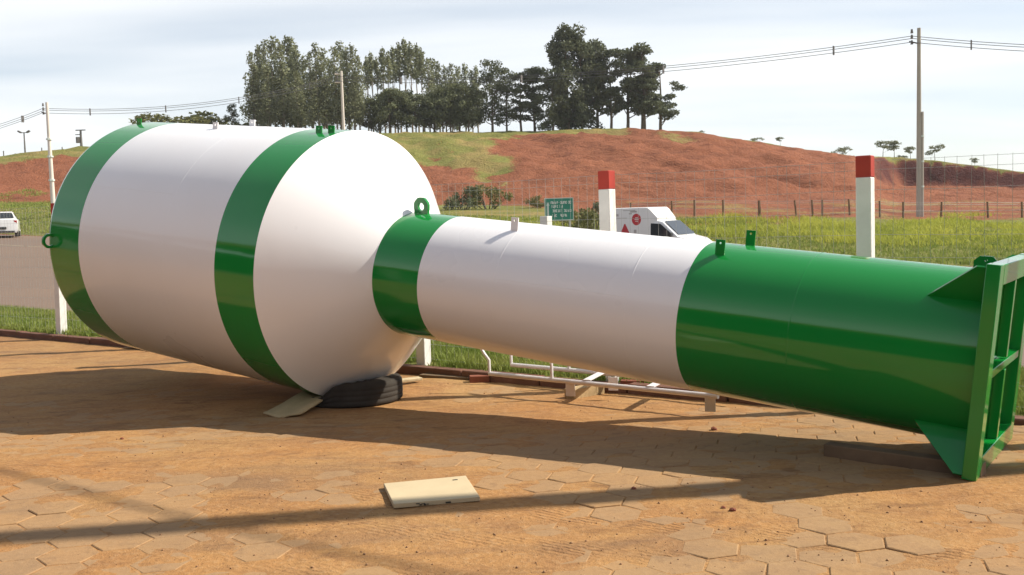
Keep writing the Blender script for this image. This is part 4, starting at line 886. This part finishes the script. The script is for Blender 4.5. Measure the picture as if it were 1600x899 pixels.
def glyphs(x0, zc_, n, ww=0.062, hh=0.095):
    m = MB()
    for k in range(n):
        xx = x0 + k * (ww + 0.012)
        st = rg.sample(['l', 'r', 't', 'm', 'b'], 3)
        for s_ in st:
            if s_ in 'lr': m.box((xx + (0.008 if s_ == 'l' else ww - 0.008), -0.0135, zc_), (0.024, 0.005, hh))
            else: m.box((xx + ww / 2, -0.0145, zc_ + {'t': 1, 'm': 0, 'b': -1}[s_] * (hh / 2 - 0.008)), (ww - 0.04, 0.004, 0.026))
    m.build('text_line', M['signwhite'], sg)
for n_, zz, x0 in ((4, 0.24, -0.30), (6, 0.24, 0.03), (6, 0.10, -0.30), (5, -0.06, -0.26), (4, -0.06, 0.16), (3, -0.23, -0.28), (4, -0.23, 0.02)): glyphs(x0, h0 + zz, n_)
for s_ in (-0.38, 0.38): MB().tube([(s_, 0.045, -0.1), (s_, 0.045, h0 + 0.35)], 0.03, 8).build('support_post', M['wire'], sg, True)
p = at(853, 345, 34.5); zc = landz(p[0], p[1]); H = at(853, 338, 34.5)[2] - zc
o = MB().box((0, 0, H / 2 - 0.1), (0.31, 0.31, H + 0.2)).build('marker_post', M['post_white'], None, bevel=0.015); o.location = (p[0], p[1], zc); o.rotation_euler = (0, 0, 0.95); tag(o, 'short white square concrete post in front of the green sign', 'post')

# ------------------------------------------------------------------ vehicles
def wheel(parent, x, y, r=0.29, wd=0.18):
    m = MB(); m.tube([(x, y - wd / 2, r), (x, y - wd * 0.42, r), (x, y + wd * 0.42, r), (x, y + wd / 2, r)], [r * 0.93, r, r, r * 0.93], 22); tyre = m.build('wheel', M['rubber'], parent, True)
    for sd in (-1, 1):
        MB().tube([(x, y + sd * (wd / 2 - 0.01), r), (x, y + sd * (wd / 2 + 0.008), r)], [r * 0.62, r * 0.58], 16).build('rim', M['rim'], tyre, True)
def loft(sections, name, mat, parent):
    """sections: list of (x, [(y,z)...]) half outlines mirrored in y"""
    V = []; F = []; n = None
    for x, h in sections:
        ring = [(x, y, z) for y, z in h] + [(x, -y, z) for y, z in reversed(h)]; n = len(ring); V += ring
    for i in range(len(sections) - 1):
        for k in range(n): F.append((i * n + k, i * n + (k + 1) % n, (i + 1) * n + (k + 1) % n, (i + 1) * n + k))
    m = MB().add(V, F + [tuple(range(n - 1, -1, -1)), tuple((len(sections) - 1) * n + k for k in range(n))]); return m.build(name, mat, parent, True, sharp=28)
# box van driving right
p = at(957, 400, 29.6); vx, vy = p[0], p[1]; a_, b_ = ab(vx, vy); vz = landz(vx, vy) - 0.015
van = empty('delivery_van', (vx, vy, vz)); VH = math.atan2(EF[1], EF[0]) + 0.06; van.rotation_euler = (0, 0, VH); van.scale = (0.78, 0.9, 0.9); tag(van, 'white box van with red logos driving past behind the column', 'van')
W = 0.80
def box_half(w_, z0, z1, r=0.06): return [(w_ * 0.86, z0), (w_, z0 + 0.12), (w_, z1 - r), (w_ - r * 0.3, z1 - r * 0.3), (w_ - r, z1)]
loft([(-0.05, box_half(W, 0.42, 1.90)), (0.0, box_half(W + 0.01, 0.40, 1.93)), (1.88, box_half(W + 0.01, 0.40, 1.93)), (1.98, box_half(W - 0.02, 0.40, 1.88)), (2.24, box_half(W - 0.08, 0.60, 1.62, 0.05)), (2.26, box_half(W - 0.08, 0.60, 1.60, 0.05))], 'cargo_box', M['vanside'], van)
loft([(1.90, box_half(W - 0.05, 0.28, 1.50)), (2.30, box_half(W - 0.06, 0.26, 1.50)), (2.45, box_half(W - 0.08, 0.25, 1.47)), (3.05, [(0.66, 0.25), (0.77, 0.36), (0.77, 0.86), (0.76, 0.98), (0.68, 1.02)]), (3.55, [(0.64, 0.25), (0.75, 0.36), (0.75, 0.80), (0.72, 0.88), (0.60, 0.92)]), (3.78, [(0.60, 0.27), (0.70, 0.36), (0.70, 0.66), (0.66, 0.74), (0.55, 0.78)]), (3.84, [(0.55, 0.32), (0.63, 0.38), (0.63, 0.60), (0.60, 0.64), (0.50, 0.68)])], 'cab', M['carpaint'], van)
MB().add([(2.475, -0.60, 1.475), (2.475, 0.60, 1.475), (3.03, 0.66, 1.045), (3.03, -0.66, 1.045)], [(0, 1, 2, 3)]).build('windscreen', M['glass'], van).location = (0.012, 0, 0.012)
for sd in (-1, 1):
    y_ = sd * (W - 0.045)
    MB().add([(2.02, y_, 1.42), (2.40, y_, 1.40), (2.86, y_ * 1.015, 1.06), (2.86, y_ * 1.02, 1.0), (2.02, y_ * 1.02, 1.0)], [(0, 1, 2, 3, 4)]).build('side_window', M['glass'], van).location = (0, sd * 0.014, 0)
    MB().box((2.1, sd * (W - 0.035), 0.92), (0.14, 0.02, 0.035)).build('handle', M['plastic'], van)
    MB().box((2.85, sd * (W + 0.07), 1.06), (0.07, 0.16, 0.13)).build('mirror', M['plastic'], van, bevel=0.02)
    MB().box((3.72, sd * 0.54, 0.70), (0.14, 0.22, 0.12)).build('headlight', M['clearlamp'], van, bevel=0.02)
    MB().box((-0.055, sd * 0.70, 0.85), (0.03, 0.10, 0.30)).build('tail_light', M['redlamp'], van)
    for x_ in (0.62, 3.12): wheel(van, x_, sd * 0.70)
MB().box((3.83, 0, 0.38), (0.10, 1.2, 0.16)).build('bumper', M['plastic'], van, bevel=0.03)
ys_ = -(W + 0.013)
def disc(cx_, cz_, r, y_, seg=26): return [(cx_ + r * math.cos(2 * math.pi * k / seg), y_, cz_ + r * math.sin(2 * math.pi * k / seg)) for k in range(seg)]
cxl, czl = 1.48, 1.55
MB().add(disc(cxl, czl, 0.185, ys_), [tuple(range(26))]).build('round_logo', M['logo'], van)
m = MB()
for dz in (-0.055, 0.0, 0.055): m.box((cxl + 0.01, ys_ - 0.003, czl + dz), (0.16 - abs(dz), 0.003, 0.022))
m.build('logo_print', M['vanside'], van)
MB().add([(0.82, ys_, 1.10), (1.20, ys_, 1.10), (1.14, ys_, 1.22), (1.03, ys_, 1.42), (0.99, ys_, 1.42), (0.88, ys_, 1.22)], [(0, 1, 2, 3, 4, 5)]).build('triangle_logo', M['logo'], van)
m = MB()
for x_, z_, l_, h_ in ((1.24, 1.80, 0.26, 0.05), (1.18, 1.74, 0.12, 0.04), (0.68, 1.60, 0.42, 0.022), (0.66, 1.70, 0.10, 0.07), (1.37, 1.18, 0.10, 0.10), (0.94, 1.84, 0.5, 0.02)): m.box((x_ + l_ / 2, ys_ + 0.001, z_), (l_, 0.003, h_))
m.build('faint_lettering', M['print'], van)
# white hatchback leaving at the left edge
p = at(6, 366, 57); cz = landz(p[0], p[1]) - 0.015
car = empty('parked_car', (p[0], p[1], cz)); car.name = 'hatchback_car'; car.rotation_euler = (0, 0, R_(90 + 24)); tag(car, 'white hatchback car seen from behind at the left edge of the road', 'car')
def ch(w_, z0, zs, wr, zr): return [(w_ * 0.88, z0), (w_, z0 + 0.14), (w_, zs), (w_ * 0.97, zs + 0.05), (wr, zr - 0.05), (wr - 0.09, zr)]
loft([(-1.86, ch(0.74, 0.32, 0.60, 0.70, 0.72)), (-1.84, ch(0.80, 0.25, 0.85, 0.72, 0.97)), (-1.72, ch(0.82, 0.22, 0.90, 0.70, 1.02)), (-1.35, ch(0.82, 0.22, 0.92, 0.58, 1.40)), (-0.6, ch(0.82, 0.22, 0.92, 0.58, 1.44)), (0.1, ch(0.82, 0.22, 0.92, 0.58, 1.42)), (0.85, ch(0.81, 0.22, 0.88, 0.66, 1.0)), (1.6, ch(0.78, 0.22, 0.72, 0.62, 0.84)), (1.85, ch(0.70, 0.27, 0.55, 0.55, 0.66))], 'car_body', M['carpaint'], car)
MB().add([(-1.705, -0.66, 1.06), (-1.705, 0.66, 1.06), (-1.41, 0.53, 1.36), (-1.41, -0.53, 1.36)], [(0, 1, 2, 3)]).build('rear_window', M['glass'], car).location = (-0.02, 0, 0.0)
for sd in (-1, 1):
    MB().add([(-1.30, sd * 0.80, 0.99), (0.62, sd * 0.80, 0.99), (0.08, sd * 0.625, 1.36), (-1.15, sd * 0.625, 1.36)], [(0, 1, 2, 3)]).build('side_window', M['glass'], car).location = (0, sd * 0.012, 0)
    MB().box((-1.80, sd * 0.70, 0.80), (0.10, 0.17, 0.24)).build('tail_light', M['redlamp'], car, bevel=0.02)
    MB().box((1.74, sd * 0.55, 0.62), (0.16, 0.24, 0.12)).build('headlight', M['clearlamp'], car, bevel=0.02)
    for x_ in (-1.20, 1.20): wheel(car, x_, sd * 0.71, 0.285)
MB().box((-1.875, 0, 0.50), (0.06, 0.48, 0.13)).build('plate_recess', M['plastic'], car); MB().box((-1.86, 0, 0.30), (0.08, 1.3, 0.08)).build('bumper_trim', M['plastic'], car)

# ------------------------------------------------------------------ thin haze in the air
hzm = bpy.data.materials.new('thin_haze'); hzm.use_nodes = True; hn = hzm.node_tree; hn.nodes.clear()
ho = hn.nodes.new('ShaderNodeOutputMaterial'); hv = hn.nodes.new('ShaderNodeVolumePrincipled'); hv.inputs['Density'].default_value = 0.00030; hv.inputs['Color'].default_value = (0.92, 0.97, 1.0, 1); hv.inputs['Anisotropy'].default_value = 0.2
hn.links.new(hv.outputs[0], ho.inputs['Volume'])
hb = MB().box((0, 100, 14.5), (3300, 3300, 33)).build('haze', hzm); hb['kind'] = 'stuff'; hb['label'] = 'thin pale haze in the air over the field'; hb.display_type = 'WIRE'
